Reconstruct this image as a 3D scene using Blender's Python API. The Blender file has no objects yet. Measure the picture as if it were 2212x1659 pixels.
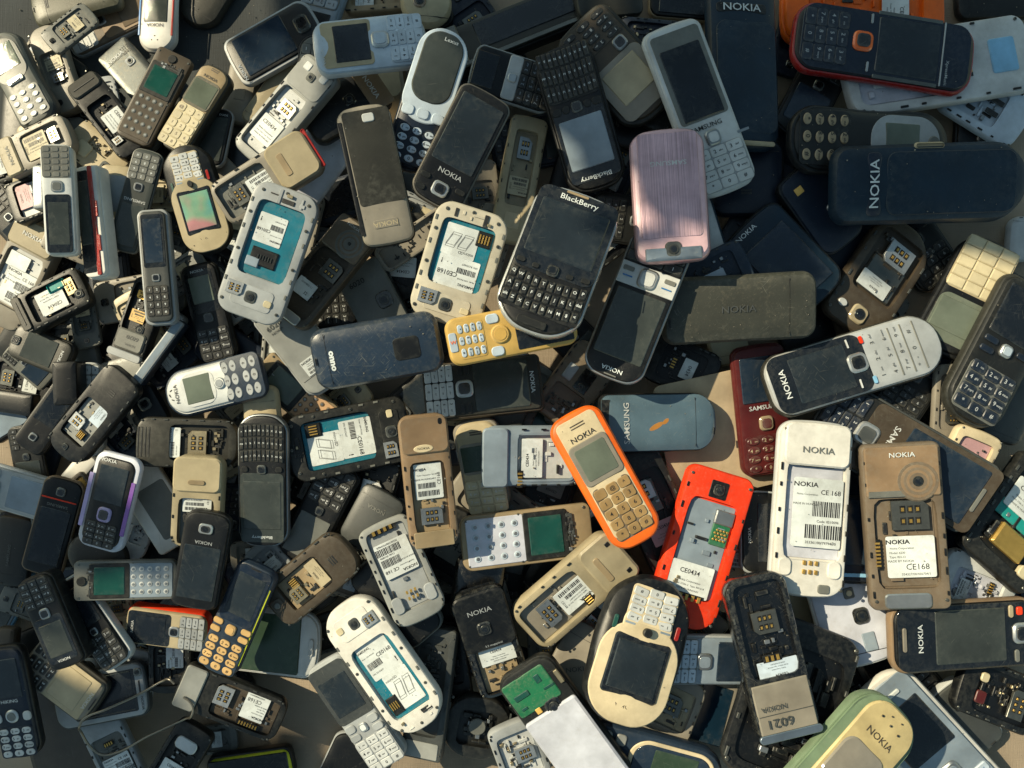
import bpy, math, random
import numpy as np
from mathutils import Matrix, Vector
rad = math.radians
SC = bpy.context.scene
S = 0.00034                 # metres in one layout unit (the frame is 2212 x 1659 units at cloth level)
D = 1824.0                  # camera height over the cloth, in units
# ---------------------------------------------------------------- camera
cam = bpy.data.cameras.new('camera'); co = bpy.data.objects.new('camera', cam)
SC.collection.objects.link(co); SC.camera = co
co.location = (0, 0, D*S); cam.sensor_width = 36; cam.lens = 36*D/2212.0
cam.clip_start = 0.01; cam.clip_end = 50
# ---------------------------------------------------------------- light
SUN_AZ, SUN_EL = 297.0, 40.0
w = bpy.data.worlds.new('World'); SC.world = w; w.use_nodes = True
nt = w.node_tree; nt.nodes.clear()
wo = nt.nodes.new('ShaderNodeOutputWorld'); bg = nt.nodes.new('ShaderNodeBackground')
sky = nt.nodes.new('ShaderNodeTexSky'); sky.sky_type = 'NISHITA'; sky.sun_disc = False
sky.sun_elevation = rad(SUN_EL); sky.sun_rotation = rad(SUN_AZ)
sky.air_density = 1.0; sky.dust_density = 0.6; sky.ozone_density = 1.5
bg.inputs[1].default_value = 0.115
tint = nt.nodes.new('ShaderNodeMix'); tint.data_type = 'RGBA'; tint.blend_type = 'MULTIPLY'; tint.inputs['Factor'].default_value = 1; tint.inputs['B'].default_value = (1.0, .98, .70, 1)
nt.links.new(sky.outputs[0], tint.inputs['A']); nt.links.new(tint.outputs['Result'], bg.inputs[0]); nt.links.new(bg.outputs[0], wo.inputs[0])
sl = bpy.data.lights.new('sun', 'SUN'); so = bpy.data.objects.new('sun', sl); SC.collection.objects.link(so)
sl.energy = 5.0; sl.angle = rad(0.5); sl.color = (1.0, 0.87, 0.60)
sdir = Vector((math.sin(rad(SUN_AZ))*math.cos(rad(SUN_EL)), math.cos(rad(SUN_AZ))*math.cos(rad(SUN_EL)), math.sin(rad(SUN_EL))))
so.rotation_euler = sdir.to_track_quat('Z', 'Y').to_euler(); so.location = sdir*3
SC.view_settings.view_transform = 'Standard'; SC.view_settings.look = 'None'
SC.view_settings.exposure = 0.55; SC.view_settings.gamma = 1.0; SC.view_settings.use_curve_mapping = False
# ---------------------------------------------------------------- materials
C = dict(
 black=(.005,.006,.0075), char=(.011,.012,.012), soot=(.024,.024,.02), olive=(.085,.08,.058), moss=(.06,.06,.04),
 gray=(.12,.125,.115), dgray=(.045,.05,.05), mgray=(.24,.25,.24), silver=(.29,.31,.32), lsilver=(.47,.49,.49), white=(.58,.57,.53), lilac=(.46,.48,.55),
 beige=(.30,.255,.165), sand=(.38,.32,.205), cream=(.56,.47,.31), ivory=(.50,.44,.29), tan=(.27,.205,.12), old=(.50,.40,.20), brown=(.13,.10,.07), dbrown=(.055,.043,.03),
 bronze=(.20,.135,.08), taupe=(.21,.19,.155), navy=(.005,.017,.032), ink=(.007,.013,.026), marine=(.014,.026,.046), amber=(.26,.165,.065), goldk=(.50,.32,.13), slate=(.075,.12,.155), dirtyw=(.46,.425,.34), olv=(.029,.031,.024), steel=(.20,.25,.30),
 orange=(.74,.125,.008), red=(.72,.042,.01), dred=(.30,.012,.010), maroon=(.075,.010,.010), pink=(.56,.38,.43), teal=(.004,.13,.19), teal2=(.01,.22,.20),
 yellow=(.50,.33,.10), lime=(.45,.50,.03), gold=(.60,.38,.10), peach=(.52,.33,.19), green=(.012,.11,.05), dgreen=(.008,.055,.045), lcd=(.10,.12,.095), lcdg=(.028,.05,.032),
 glass=(.008,.011,.016), glassb=(.012,.022,.038), dusty=(.035,.042,.04), screen=(.014,.02,.026), skyb=(.20,.42,.62), mint=(.14,.20,.125), purple=(.16,.06,.30), lpurple=(.36,.30,.55),
 paper=(.56,.60,.60), pinkp=(.50,.30,.32), printk=(.012,.012,.014), rust=(.35,.15,.03), blue=(.02,.16,.42), bluew=(.42,.50,.58), clothb=(.10,.085,.065))
def grime_group():
    g = bpy.data.node_groups.new('grime', 'ShaderNodeTree')
    for n in ('Dust', 'Scratch', 'Fine', 'Wear', 'Tone'):
        g.interface.new_socket(n, in_out='OUTPUT', socket_type='NodeSocketFloat')
    N = g.nodes; Lk = g.links
    out = N.new('NodeGroupOutput'); tc = N.new('ShaderNodeTexCoord'); oi = N.new('ShaderNodeObjectInfo')
    mu = N.new('ShaderNodeMath'); mu.operation = 'MULTIPLY'; mu.inputs[1].default_value = 7.0
    ad = N.new('ShaderNodeVectorMath'); ad.operation = 'ADD'
    Lk.new(oi.outputs['Random'], mu.inputs[0]); Lk.new(tc.outputs['Object'], ad.inputs[0]); Lk.new(mu.outputs[0], ad.inputs[1])
    def noise(scale, det, rough, vec):
        n = N.new('ShaderNodeTexNoise'); n.inputs['Scale'].default_value = scale; n.inputs['Detail'].default_value = det
        n.inputs['Roughness'].default_value = rough; Lk.new(vec, n.inputs['Vector']); return n.outputs[0]
    def ramp(v, a, b):
        m = N.new('ShaderNodeMapRange'); m.inputs[1].default_value = a; m.inputs[2].default_value = b; Lk.new(v, m.inputs[0]); return m.outputs[0]
    def math_(op, a, b):
        m = N.new('ShaderNodeMath'); m.operation = op
        for i, q in enumerate((a, b)):
            if isinstance(q, (int, float)): m.inputs[i].default_value = q
            else: Lk.new(q, m.inputs[i])
        return m.outputs[0]
    v = ad.outputs[0]
    big = ramp(noise(70, 5, .62, v), .44, .74); mid = ramp(noise(420, 5, .7, v), .48, .78)
    fine = noise(2600, 3, .6, v)
    dust = math_('ADD', math_('MULTIPLY', big, mid), math_('MULTIPLY', ramp(noise(900, 2, .5, v), .64, .74), .45))
    sc = None
    for ang, s1, s2, lo in ((.5, 110, 2100, .685), (-.9, 140, 2600, .695), (1.45, 90, 1800, .70), (2.3, 120, 2400, .69)):
        mp = N.new('ShaderNodeMapping'); mp.vector_type = 'TEXTURE'; mp.inputs['Rotation'].default_value = (0, 0, ang); mp.inputs['Scale'].default_value = (1/s1, 1/s2, 1/60)
        Lk.new(v, mp.inputs['Vector'])
        q = math_('MULTIPLY', ramp(noise(1.0, 1.0, .5, mp.outputs[0]), lo, lo+.08), ramp(noise(55, 2, .5, v), .46, .62))
        sc = q if sc is None else math_('MAXIMUM', sc, q)
    rv = ramp(oi.outputs['Random'], -.25, 1.1); dust = math_('MULTIPLY', dust, math_('MULTIPLY', rv, 1.5))
    ge = N.new('ShaderNodeNewGeometry'); wear = math_('MULTIPLY', ramp(ge.outputs['Pointiness'], .515, .58), ramp(noise(260, 4, .65, v), .42, .62))
    Lk.new(wear, out.inputs[3]); Lk.new(noise(38, 4, .6, v), out.inputs[4])
    Lk.new(dust, out.inputs[0]); Lk.new(sc, out.inputs[1]); Lk.new(fine, out.inputs[2])
    return g
GR = grime_group(); MATS = {}
def mat(col, rough=.42, metal=0.0, dirt=.45, scr=.35, coat=0.0, spec=.5, dust=(.27,.235,.165), brush=0):
    key = (col, rough, metal, dirt, scr, coat, spec, dust, brush)
    if key in MATS: return MATS[key]
    rgb = C[col] if isinstance(col, str) else col
    m = bpy.data.materials.new((col if isinstance(col, str) else 'tint') + '_surface'); m.use_nodes = True
    N = m.node_tree.nodes; Lk = m.node_tree.links; N.clear()
    o = N.new('ShaderNodeOutputMaterial'); b = N.new('ShaderNodeBsdfPrincipled'); g = N.new('ShaderNodeGroup'); g.node_tree = GR
    def mul(a, k):
        q = N.new('ShaderNodeMath'); q.operation = 'MULTIPLY'; q.use_clamp = True; Lk.new(a, q.inputs[0]); q.inputs[1].default_value = k; return q.outputs[0]
    mx = N.new('ShaderNodeMix'); mx.data_type = 'RGBA'; mx.inputs['A'].default_value = rgb+(1,); mx.inputs['B'].default_value = dust+(1,)
    Lk.new(mul(g.outputs['Dust'], dirt), mx.inputs['Factor'])
    lum = sum(rgb)/3; sccol = (.20,.20,.17,1) if lum < .2 else (rgb[0]*.55, rgb[1]*.52, rgb[2]*.48, 1)
    m2 = N.new('ShaderNodeMix'); m2.data_type = 'RGBA'; m2.inputs['B'].default_value = sccol
    tn = N.new('ShaderNodeMapRange'); tn.inputs[1].default_value = .3; tn.inputs[2].default_value = .7; tn.inputs[3].default_value = .72; tn.inputs[4].default_value = 1.14; Lk.new(g.outputs['Tone'], tn.inputs[0])
    vm = N.new('ShaderNodeVectorMath'); vm.operation = 'SCALE'; Lk.new(mx.outputs['Result'], vm.inputs[0]); Lk.new(tn.outputs[0], vm.inputs['Scale'])
    sm = N.new('ShaderNodeMath'); sm.operation = 'MULTIPLY_ADD'; sm.use_clamp = True; Lk.new(g.outputs['Scratch'], sm.inputs[0]); sm.inputs[1].default_value = scr; Lk.new(mul(g.outputs['Wear'], .30 if dirt > .1 else .13), sm.inputs[2])
    Lk.new(sm.outputs[0], m2.inputs['Factor']); Lk.new(vm.outputs[0], m2.inputs['A'])
    Lk.new(m2.outputs['Result'], b.inputs['Base Color'])
    r = N.new('ShaderNodeMapRange'); r.inputs[1].default_value = 0; r.inputs[2].default_value = 1
    r.inputs[3].default_value = rough; r.inputs[4].default_value = min(1, rough+.45); Lk.new(mul(g.outputs['Dust'], .9 if dirt > .1 else .35), r.inputs[0])
    Lk.new(r.outputs[0], b.inputs['Roughness'])
    b.inputs['Metallic'].default_value = metal; b.inputs['Specular IOR Level'].default_value = spec
    b.inputs['Coat Weight'].default_value = coat; b.inputs['Coat Roughness'].default_value = .12
    bp = N.new('ShaderNodeBump'); bp.inputs['Strength'].default_value = .22; bp.inputs['Distance'].default_value = .00025
    hh = g.outputs['Fine']
    if brush:
        tc = N.new('ShaderNodeTexCoord'); mp = N.new('ShaderNodeMapping'); mp.inputs['Scale'].default_value = (5200, 30, 30); Lk.new(tc.outputs['Object'], mp.inputs[0])
        bn = N.new('ShaderNodeTexNoise'); bn.inputs['Scale'].default_value = .5; bn.inputs['Detail'].default_value = 3; Lk.new(mp.outputs[0], bn.inputs['Vector'])
        bp.inputs['Strength'].default_value = .5; hh = bn.outputs[0]
        m3 = N.new('ShaderNodeMix'); m3.data_type = 'RGBA'; m3.blend_type = 'MULTIPLY'; m3.inputs['Factor'].default_value = .5
        rr = N.new('ShaderNodeMapRange'); rr.inputs[1].default_value = .35; rr.inputs[2].default_value = .62; rr.inputs[3].default_value = .35; rr.inputs[4].default_value = 1.25
        Lk.new(bn.outputs[0], rr.inputs[0]); cc = N.new('ShaderNodeCombineColor'); [Lk.new(rr.outputs[0], cc.inputs[i]) for i in range(3)]
        Lk.new(m2.outputs['Result'], m3.inputs['A']); Lk.new(cc.outputs[0], m3.inputs['B']); Lk.new(m3.outputs['Result'], b.inputs['Base Color'])
    Lk.new(hh, bp.inputs['Height']); Lk.new(bp.outputs[0], b.inputs['Normal']); Lk.new(b.outputs[0], o.inputs[0])
    MATS[key] = m; return m
def plastic(c): return mat(c, .38, 0, .36 if sum(C[c]) > .15 else .05, .16, spec=.32)
def gloss(c): return mat(c, .14, 0, .12, .35, .4)
def rubber(c): return mat(c, .62, 0, .55, .35)
def metal(c): return mat(c, .33, .75, .35, .3)
def glassm(c): return mat(c, .06, 0, .018, .22, 0, spec=.42)
def rainbow():
    m = mat('lcd', .14, 0, .2, .4, .3, spec=.51); N = m.node_tree.nodes; Lk = m.node_tree.links
    tc = N.new('ShaderNodeTexCoord'); n = N.new('ShaderNodeTexNoise'); n.inputs['Scale'].default_value = 38; Lk.new(tc.outputs['Object'], n.inputs['Vector'])
    r = N.new('ShaderNodeValToRGB'); e = r.color_ramp.elements; e[0].position = .38; e[0].color = (.10, .34, .32, 1); e[1].position = .62; e[1].color = (.42, .20, .21, 1); q = e.new(.5); q.color = (.20, .36, .24, 1)
    Lk.new(n.outputs[0], r.inputs[0])
    for l in list(m.node_tree.links):
        if l.to_node.type == 'MIX' and l.to_socket.name == 'A' and not l.is_valid: pass
    mx = [x for x in N if x.type == 'MIX' and not x.inputs['A'].is_linked and x.data_type == 'RGBA'][0]
    Lk.new(r.outputs[0], [i for i in mx.inputs if i.name == 'A' and i.type == 'RGBA'][0]); m.name = 'stained_display'; return m
def paper(c): return mat(c, .5, 0, .22, .12)
def ink(c): return mat(c, .5, 0, .12, .1)
def key(c): return mat(c, .38, 0, .40, .2)
# ---------------------------------------------------------------- mesh helpers
def rrect(w, h, r, n=4):
    r = max(min(r, w*.499, h*.499), 1e-3); pts = []
    for cx, cy, a0 in ((w/2-r, h/2-r, 0), (-w/2+r, h/2-r, 90), (-w/2+r, -h/2+r, 180), (w/2-r, -h/2+r, 270)):
        for i in range(n+1):
            a = rad(a0+90*i/n); pts.append((cx+r*math.cos(a), cy+r*math.sin(a)))
    return pts
def ell(w, h, n=20): return [(w/2*math.cos(2*math.pi*i/n), h/2*math.sin(2*math.pi*i/n)) for i in range(n)]
def offset(pts, d):
    n = len(pts); out = []
    for i in range(n):
        (ax, ay), (bx, by), (cx, cy) = pts[i-1], pts[i], pts[(i+1) % n]
        tx, ty = cx-ax, cy-ay; l = math.hypot(tx, ty) or 1; out.append((bx-ty/l*d, by+tx/l*d))
    return out
class MB:
    def __init__(s): s.v = []; s.f = []
    def loop(s, pts, z, fn=None):
        i0 = len(s.v)
        for k, (x, y) in enumerate(pts):
            zz = z(x, y) if callable(z) else z
            s.v.append((x, y, zz))
        return list(range(i0, i0+len(pts)))
    def bridge(s, a, b):
        n = len(a)
        for i in range(n): s.f.append((a[i], a[(i+1) % n], b[(i+1) % n], b[i]))
    def cap(s, a, z=None, up=True):
        xs = [s.v[i] for i in a]; n = len(a)
        c = len(s.v); cx = sum(p[0] for p in xs)/n; cy = sum(p[1] for p in xs)/n
        s.v.append((cx, cy, z(cx, cy) if callable(z) else (xs[0][2] if z is None else z)))
        for i in range(n):
            t = (a[i], a[(i+1) % n], c); s.f.append(t if up else t[::-1])
    def slab(s, pts, x, y, rot, z0, z1, bev, zf=None):
        c, q = math.cos(rad(rot)), math.sin(rad(rot))
        T = lambda P: [(x+c*a-q*b, y+q*a+c*b) for a, b in P]
        zf = zf or (lambda a, b: 0.0)
        lo = s.loop(T(pts), lambda a, b: z0+zf(a, b)); l1 = s.loop(T(pts), lambda a, b: z1-bev+zf(a, b))
        l2 = s.loop(T(offset(pts, bev)), lambda a, b: z1+zf(a, b))
        mx = sum(p[0] for p in pts)/len(pts); my = sum(p[1] for p in pts)/len(pts)
        l3 = s.loop(T([(mx+(a-mx)*.5, my+(b-my)*.5) for a, b in pts]), lambda a, b: z1+zf(a, b))
        s.bridge(lo, l1); s.bridge(l1, l2); s.bridge(l2, l3); s.cap(l3, lambda a, b: z1+zf(a, b))
    def box(s, x, y, z, w, h, d, rot=0):
        s.slab([(w/2, h/2), (-w/2, h/2), (-w/2, -h/2), (w/2, -h/2)], x, y, rot, z, z+d, min(w, h, d)*.18)
    def build(s, name, m, parent, k, smooth=True, ang=38):
        me = bpy.data.meshes.new(name); me.from_pydata([(a*k, b*k, c*k) for a, b, c in s.v], [], s.f); me.update()
        if smooth:
            me.polygons.foreach_set('use_smooth', [True]*len(me.polygons)); me.set_sharp_from_angle(angle=rad(ang))
        me.materials.append(m); o = bpy.data.objects.new(name, me); SC.collection.objects.link(o); o.parent = parent
        return o
GL = {}
def glyph(txt, bold=.0):
    k = (txt, bold)
    if k not in GL:
        cu = bpy.data.curves.new('t', 'FONT'); cu.body = txt; cu.size = 1; cu.align_x = 'CENTER'; cu.align_y = 'CENTER'; cu.resolution_u = 2; cu.offset = bold
        o = bpy.data.objects.new('t', cu); SC.collection.objects.link(o)
        me = bpy.data.meshes.new_from_object(o)
        GL[k] = ([tuple(v.co) for v in me.vertices], [tuple(p.vertices) for p in me.polygons])
        bpy.data.objects.remove(o); bpy.data.curves.remove(cu); bpy.data.meshes.remove(me)
    return GL[k]
# ---------------------------------------------------------------- resting heights
GS = 6.0; GX0, GY0 = -1500.0, -1200.0; GNX, GNY = 500, 400
H = np.zeros((GNY, GNX))
gxs = GX0+(np.arange(GNX)+.5)*GS; gys = GY0+(np.arange(GNY)+.5)*GS
GXX, GYY = np.meshgrid(gxs, gys)
def foot(X, Y, L, W, th, q=.96):
    s, c = math.sin(rad(th)), math.cos(rad(th)); dx, dy = GXX-X, GYY-Y
    return (np.abs(dx*s+dy*c) <= L/2*q) & (np.abs(dx*c-dy*s) <= W/2*q), dx, dy
def support(X, Y, L, W, th, maxs, tilt):
    m, dx, dy = foot(X, Y, L, W, th); hs = H[m]; px = dx[m]; py = dy[m]
    if tilt is not None: b, c = tilt
    else:
        s, co_ = math.sin(rad(th)), math.cos(rad(th)); u = px*s+py*co_; v = px*co_-py*s
        iu = np.clip(((u/L+.5)*7).astype(int), 0, 6); iv = np.clip(((v/W+.5)*4).astype(int), 0, 3); cell = iu*4+iv
        idx = [np.where(cell == q)[0] for q in range(28)]; idx = np.array([q[np.argmax(hs[q])] for q in idx if len(q)])
        P = np.stack([px[idx], py[idx], hs[idx]], 1); n = len(P); best = None
        import itertools
        T = np.array(list(itertools.combinations(range(n), 3)))
        A, B, Cc = P[T[:, 0]], P[T[:, 1]], P[T[:, 2]]
        det = (B[:, 0]-A[:, 0])*(Cc[:, 1]-A[:, 1])-(Cc[:, 0]-A[:, 0])*(B[:, 1]-A[:, 1]); ok = np.abs(det) > 60
        A, B, Cc, det = A[ok], B[ok], Cc[ok], det[ok]
        bb = ((B[:, 2]-A[:, 2])*(Cc[:, 1]-A[:, 1])-(Cc[:, 2]-A[:, 2])*(B[:, 1]-A[:, 1]))/det
        cc = ((B[:, 0]-A[:, 0])*(Cc[:, 2]-A[:, 2])-(Cc[:, 0]-A[:, 0])*(B[:, 2]-A[:, 2]))/det
        aa = A[:, 2]-bb*A[:, 0]-cc*A[:, 1]
        viol = (P[None, :, 2]-aa[:, None]-bb[:, None]*P[None, :, 0]-cc[:, None]*P[None, :, 1]).max(1)
        feas = np.where(viol < .5)[0]
        if len(feas) == 0: b = c = 0.0
        else:
            j = feas[np.argmin(aa[feas])]; b, c = bb[j], cc[j]
        sl_ = math.hypot(b, c)
        if sl_ > maxs: b *= maxs/sl_; c *= maxs/sl_
    a = np.max(hs-b*px-c*py) if len(hs) else 0.0
    return a, b, c, m, dx, dy
class Ph:
    """one phone (or other loose thing) of the heap; x in % of its width, y in % of its length, y up towards its own top end"""
    def __init__(s, name, label, cx, cy, L, W, ang, T=None, cat='mobile phone', maxs=None, tilt=None, seed=0, group='discarded mobile phones in the heap'):
        T = T or W*.27; z = 60.0; maxs = maxs or (.17 if cx > 620 else .09); s.rnd = random.Random(name+label)
        for _ in range(4):
            k = (D-z)/D; X = (cx-1106)*k; Y = (829.5-cy)*k
            a, b, c, m, dx, dy = support(X, Y, L*k, W*k, ang, maxs, tilt); z = a+T*k
        s.k = k; s.L = L; s.W = W; s.T = T
        n = Vector((-b, -c, 1)).normalized(); yv = Vector((math.sin(rad(ang)), math.cos(rad(ang)), 0)); yv = (yv-n*yv.dot(n)).normalized(); xv = yv.cross(n)
        top = Vector((X, Y, z)); base = top-n*(T*k); base.z += .4
        H[m] = np.maximum(H[m], (a+T*k+b*dx+c*dy)[m])
        r = bpy.data.objects.new(name, None); SC.collection.objects.link(r); r.empty_display_size = .01
        R = Matrix((xv, yv, n)).transposed(); r.rotation_euler = R.to_euler(); r.location = base*S
        r['label'] = label; r['category'] = cat
        if group: r['group'] = group
        s.r = r; s.ks = k*S; s.dome = 0.0; s.z = T; s.lev = None; s.body_o = None
    # coordinates
    def X(s, x): return x*s.W/100
    def Y(s, y): return y*s.L/100
    def dz(s, x, y):
        if s.lev is not None or not s.dome: return 0.0
        u = min(1, abs(2*x/s.W)); v = min(1, abs(2*y/s.L)); return s.dome*s.W*((1-u*u)*.65+(1-v*v)*.35-1)
    def base(s): return s.z if s.lev is None else s.lev
    def outl(s, rt=.15, rb=None, bt=0., bb=0., waist=0., taper=0., ins=0.):
        W, L = s.W-2*ins, s.L-2*ins; rb = rt if rb is None else rb
        a, b = min(rt*s.W, W*.49)-ins*.5, min(rb*s.W, W*.49)-ins*.5; a = max(a, .5); b = max(b, .5); pts = []
        def arc(cx, cy, r, a0): return [(cx+r*math.cos(rad(a0+90*i/7)), cy+r*math.sin(rad(a0+90*i/7))) for i in range(8)]
        def seg(p, q, n): return [(p[0]+(q[0]-p[0])*i/n, p[1]+(q[1]-p[1])*i/n) for i in range(1, n)]
        A = arc(W/2-a, L/2-a, a, 0); B = arc(-W/2+a, L/2-a, a, 90); Cc = arc(-W/2+b, -L/2+b, b, 180); E = arc(W/2-b, -L/2+b, b, 270)
        pts = A+seg(A[-1], B[0], 5)+B+seg(B[-1], Cc[0], 10)+Cc+seg(Cc[-1], E[0], 5)+E+seg(E[-1], A[0], 10)
        out = []
        for x, y in pts:
            v = 2*y/L; u = 2*x/W
            yy = y - (bt*s.W*u*u if v > 0 else -bb*s.W*u*u)*min(1, abs(v))**3
            xx = x*(1-waist*math.exp(-((v+.05)/.45)**2))*(1+taper*v-abs(taper))
            out.append((xx, yy))
        return out
    def body(s, c='black', face=None, rimw=.0, e=.10, dome=.0, shape=None, pocket=None, depth=.45, name='body', m=None, fm=None, floor=None):
        sh = shape or {}; s.sh = sh; s.dome = dome; W, L, T = s.W, s.L, s.T; m = m or plastic(c); E = min(e*W, T*.48)
        s.e = E
        def shell(z0, z1, ins, E0, E1, mt, nm, pk=None):
            b = MB(); O = s.outl(ins=ins, **sh)
            prof = [(E0, z0), (E0*.29, z0+E0*.29), (0, z0+E0), (0, z1-E1), (E1*.1, z1-E1*.55), (E1*.35, z1-E1*.2), (E1, z1)]
            zt = lambda z: (lambda x, y: z+(s.dz(x, y) if z > z0+(z1-z0)*.3 else 0))
            ls = [b.loop(offset(O, i), zt(z)) for i, z in prof]
            for p, q in zip(ls, ls[1:]): b.bridge(p, q)
            b.cap(ls[0], None, False)
            top = [b.v[i][:2] for i in ls[-1]]
            if pk:
                px, py, pw, ph = s.X(pk[0]), s.Y(pk[1]), pk[2]*W/200, pk[3]*L/200
                pl = []
                for x, y in top:
                    a = math.atan2(y-py, x-px); ca, sa = abs(math.cos(a))/pw, abs(math.sin(a))/ph; rr = (ca**9+sa**9)**(-1/9)
                    pl.append((px+rr*math.cos(a), py+rr*math.sin(a)))
                l1 = b.loop(pl, zt(z1)); l2 = b.loop(pl, z1-depth*T); l3 = b.loop([(px+(x-px)*.96, py+(y-py)*.98) for x, y in pl], z1-depth*T)
                b.bridge(ls[-1], l1); b.bridge(l1, l2); b.bridge(l2, l3); b.cap(l3)
                s.floor = z1-depth*T
            else:
                prev = ls[-1]
                for f in (.72, .45, .2):
                    l = b.loop([(x*f, y*f) for x, y in top], zt(z1)); b.bridge(prev, l); prev = l
                b.cap(prev, zt(z1))
            return b.build(nm, mt, s.r, s.ks, ang=30)
        if face:
            zb = T*.80 if not pocket else min(T*.8, T*(1-depth)-1.5); shell(0, zb, 0, min(E, zb*.4), min(E*.6, zb*.3), m, name); s.body_o = shell(zb-2 if pocket else T*.70, T, rimw*W, .5, E*.8, fm or plastic(face), 'front_cover', pocket)
        else: s.body_o = shell(0, T, 0, E, E, m, name, pocket)
        return s
    # elements (%), returns object
    def put(s, name, x, y, w, h, c, r=.15, th=.012, rot=0, m=None, par=None, shape='r', sink=.5, wabs=None):
        W = s.W; ww, hh = (w*W/100, h*s.L/100) if wabs is None else (w*W/100, h*W/100)
        pts = ell(ww, hh) if shape == 'e' else rrect(ww, hh, r*min(ww, hh), 10 if r*min(ww, hh) > .12*W else 4); b = MB(); z = s.base(); t = th*W
        b.slab(pts, s.X(x), s.Y(y), rot, z-sink, z+t, min(t*.6, ww*.08, hh*.08), s.dz)
        return b.build(name, m or plastic(c), par or s.r, s.ks)
    def screen(s, x=0, y=20, w=74, h=34, c='screen', r=.04, th=.02, par=None, m=None): return s.put('screen', x, y, w, h, c, r, th, m=m or glassm(c), par=par)
    def text(s, t, x, y, size, c='lsilver', rot=0, bold=.008, sx=1.15, lift=.028, name='lettering', par=None, U=False):
        V, F = glyph(t, bold); b = MB(); k = size*.74*s.W/100; ca, sa = math.cos(rad(rot)), math.sin(rad(rot)); lift = lift if lift < .012 else (.013 if lift <= .0281 else lift-.011); z = s.base()+lift*s.W
        X0, Y0 = (x, y) if U else (s.X(x), s.Y(y))
        for a, q, _ in V:
            a *= k*sx; q *= k; xx, yy = X0+ca*a-sa*q, Y0+sa*a+ca*q; b.v.append((xx, yy, z+s.dz(xx, yy)))
        b.f = list(F); return b.build(name, ink(c), par or s.r, s.ks, False)
    LEG = {(3, 4): ['1', '2', '3', '4', '5', '6', '7', '8', '9', '*', '0', '#']}
    SUB = ['oo', 'abc', 'def', 'ghi', 'jkl', 'mno', 'pqrs', 'tuv', 'wxyz', '', '', '']
    def keys(s, x, y, w, h, c='char', cols=3, rows=4, shape='r', gap=.14, lc='paper', plate=None, r=.25, th=.019, arc=0., legs=None, sub=True, arcy=0., lsz=.5, skip=()):
        W, L = s.W, s.L; X0, Y0, ww, hh = s.X(x), s.Y(y), w*W/100, h*L/100
        b = MB(); z = s.base(); b.slab(rrect(ww*1.03, hh*1.03, .12*min(ww, hh)), X0, Y0, 0, z-.5, z+.010*W, .3, s.dz)
        kp = b.build('keypad', plastic(plate or c), s.r, s.ks); cw, ch = ww/cols, hh/rows
        pts = ell(cw*(1-gap), ch*(1-gap)) if shape == 'e' else rrect(cw*(1-gap), ch*(1-gap), r*min(cw, ch))
        kb = MB(); kb.slab(pts, 0, 0, 0, -.5, th*W, th*W*.6); proto = kb.build('key', key(c), kp, s.ks)
        lb = MB(); legs = legs or Ph.LEG.get((cols, rows)); first = True
        for j in range(rows):
            for i in range(cols):
                n = j*cols+i
                if n in skip: continue
                u = (i+.5)/cols*2-1; kx = X0+u*ww/2; ky = Y0+hh/2-(j+.5)*ch-arc*W*(u*u) ; zz = z+.010*W+s.dz(kx, ky)
                o = proto if first else proto.copy()
                if not first: SC.collection.objects.link(o); o.parent = kp
                first = False; o.location = (kx*s.ks, ky*s.ks, zz*s.ks)
                if arcy: o.rotation_euler = (0, 0, -arcy*u)
                if legs and n < len(legs) and legs[n]:
                    sz = min(ch, cw*.9)*lsz
                    hs = sub and len(legs) == 12 and Ph.SUB[n] and W > 78
                    for t, ox, q in ((legs[n], -.2 if hs else 0, sz), (Ph.SUB[n] if hs else '', .16, sz*.55)):
                        if not t: continue
                        V, F = glyph(t, .012); i0 = len(lb.v)
                        for a, q2, _ in V: lb.v.append((kx+ox*cw+a*q*1.1, ky+q2*q, zz+th*W+.35))
                        lb.f += [tuple(i0+k_ for k_ in f) for f in F]
        if lb.v: lb.build('key_legend', ink(lc), kp, s.ks, False)
        return kp
    def nav(s, x, y, w=26, h=None, ring='silver', mid='black', r=.3, par=None, shape='r'):
        h = h or w; k = s.W/s.L
        a = s.put('navigation_key', x, y, w, h*k, ring, r, .045, m=metal(ring) if ring in ('silver', 'lsilver', 'gold') else gloss(ring), shape=shape)
        z = s.lev; b = MB(); q = .66; zz = s.base()+.045*s.W
        pts = rrect(w*q*s.W/100, h*q*s.W/100, r*w*q*s.W/100) if shape == 'r' else ell(w*q*s.W/100, h*q*s.W/100)
        b.slab(pts, s.X(x), s.Y(y), 0, zz-.3, zz+.012*s.W, .3, s.dz); b.build('select_key', gloss(mid), a, s.ks); return a
    def cam(s, x, y, d=16, ring='black', lens='glass', r=.3, par=None, sq=True):
        k = s.W/s.L; a = s.put('camera', x, y, d, d*k, ring, r, .03, m=gloss(ring), shape='r' if sq else 'e')
        b = MB(); zz = s.base()+.03*s.W; u = d*s.W/100; b.slab(ell(u*.62, u*.62), s.X(x), s.Y(y), 0, zz-.3, zz+.015*s.W, .5, s.dz); b.build('lens_ring', metal('dgray'), a, s.ks)
        b = MB(); b.slab(ell(u*.4, u*.4), s.X(x), s.Y(y), 0, zz, zz+.022*s.W, .3, s.dz); b.build('lens', glassm('glass'), a, s.ks); return a
    def many(s, name, items, m, par=None):
        b = MB(); z = s.base()
        for x, y, w, h, th, rot, *sh in items:
            ww, hh = w*s.W/100, h*s.W/100
            pts = ell(ww, hh, 12) if sh and sh[0] == 'e' else rrect(ww, hh, .15*min(ww, hh), 2)
            b.slab(pts, s.X(x), s.Y(y), rot, z-.4, z+th*s.W, min(th*s.W*.4, ww*.1+.05, hh*.1+.05), s.dz)
        return b.build(name, m, par or s.r, s.ks)
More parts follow.
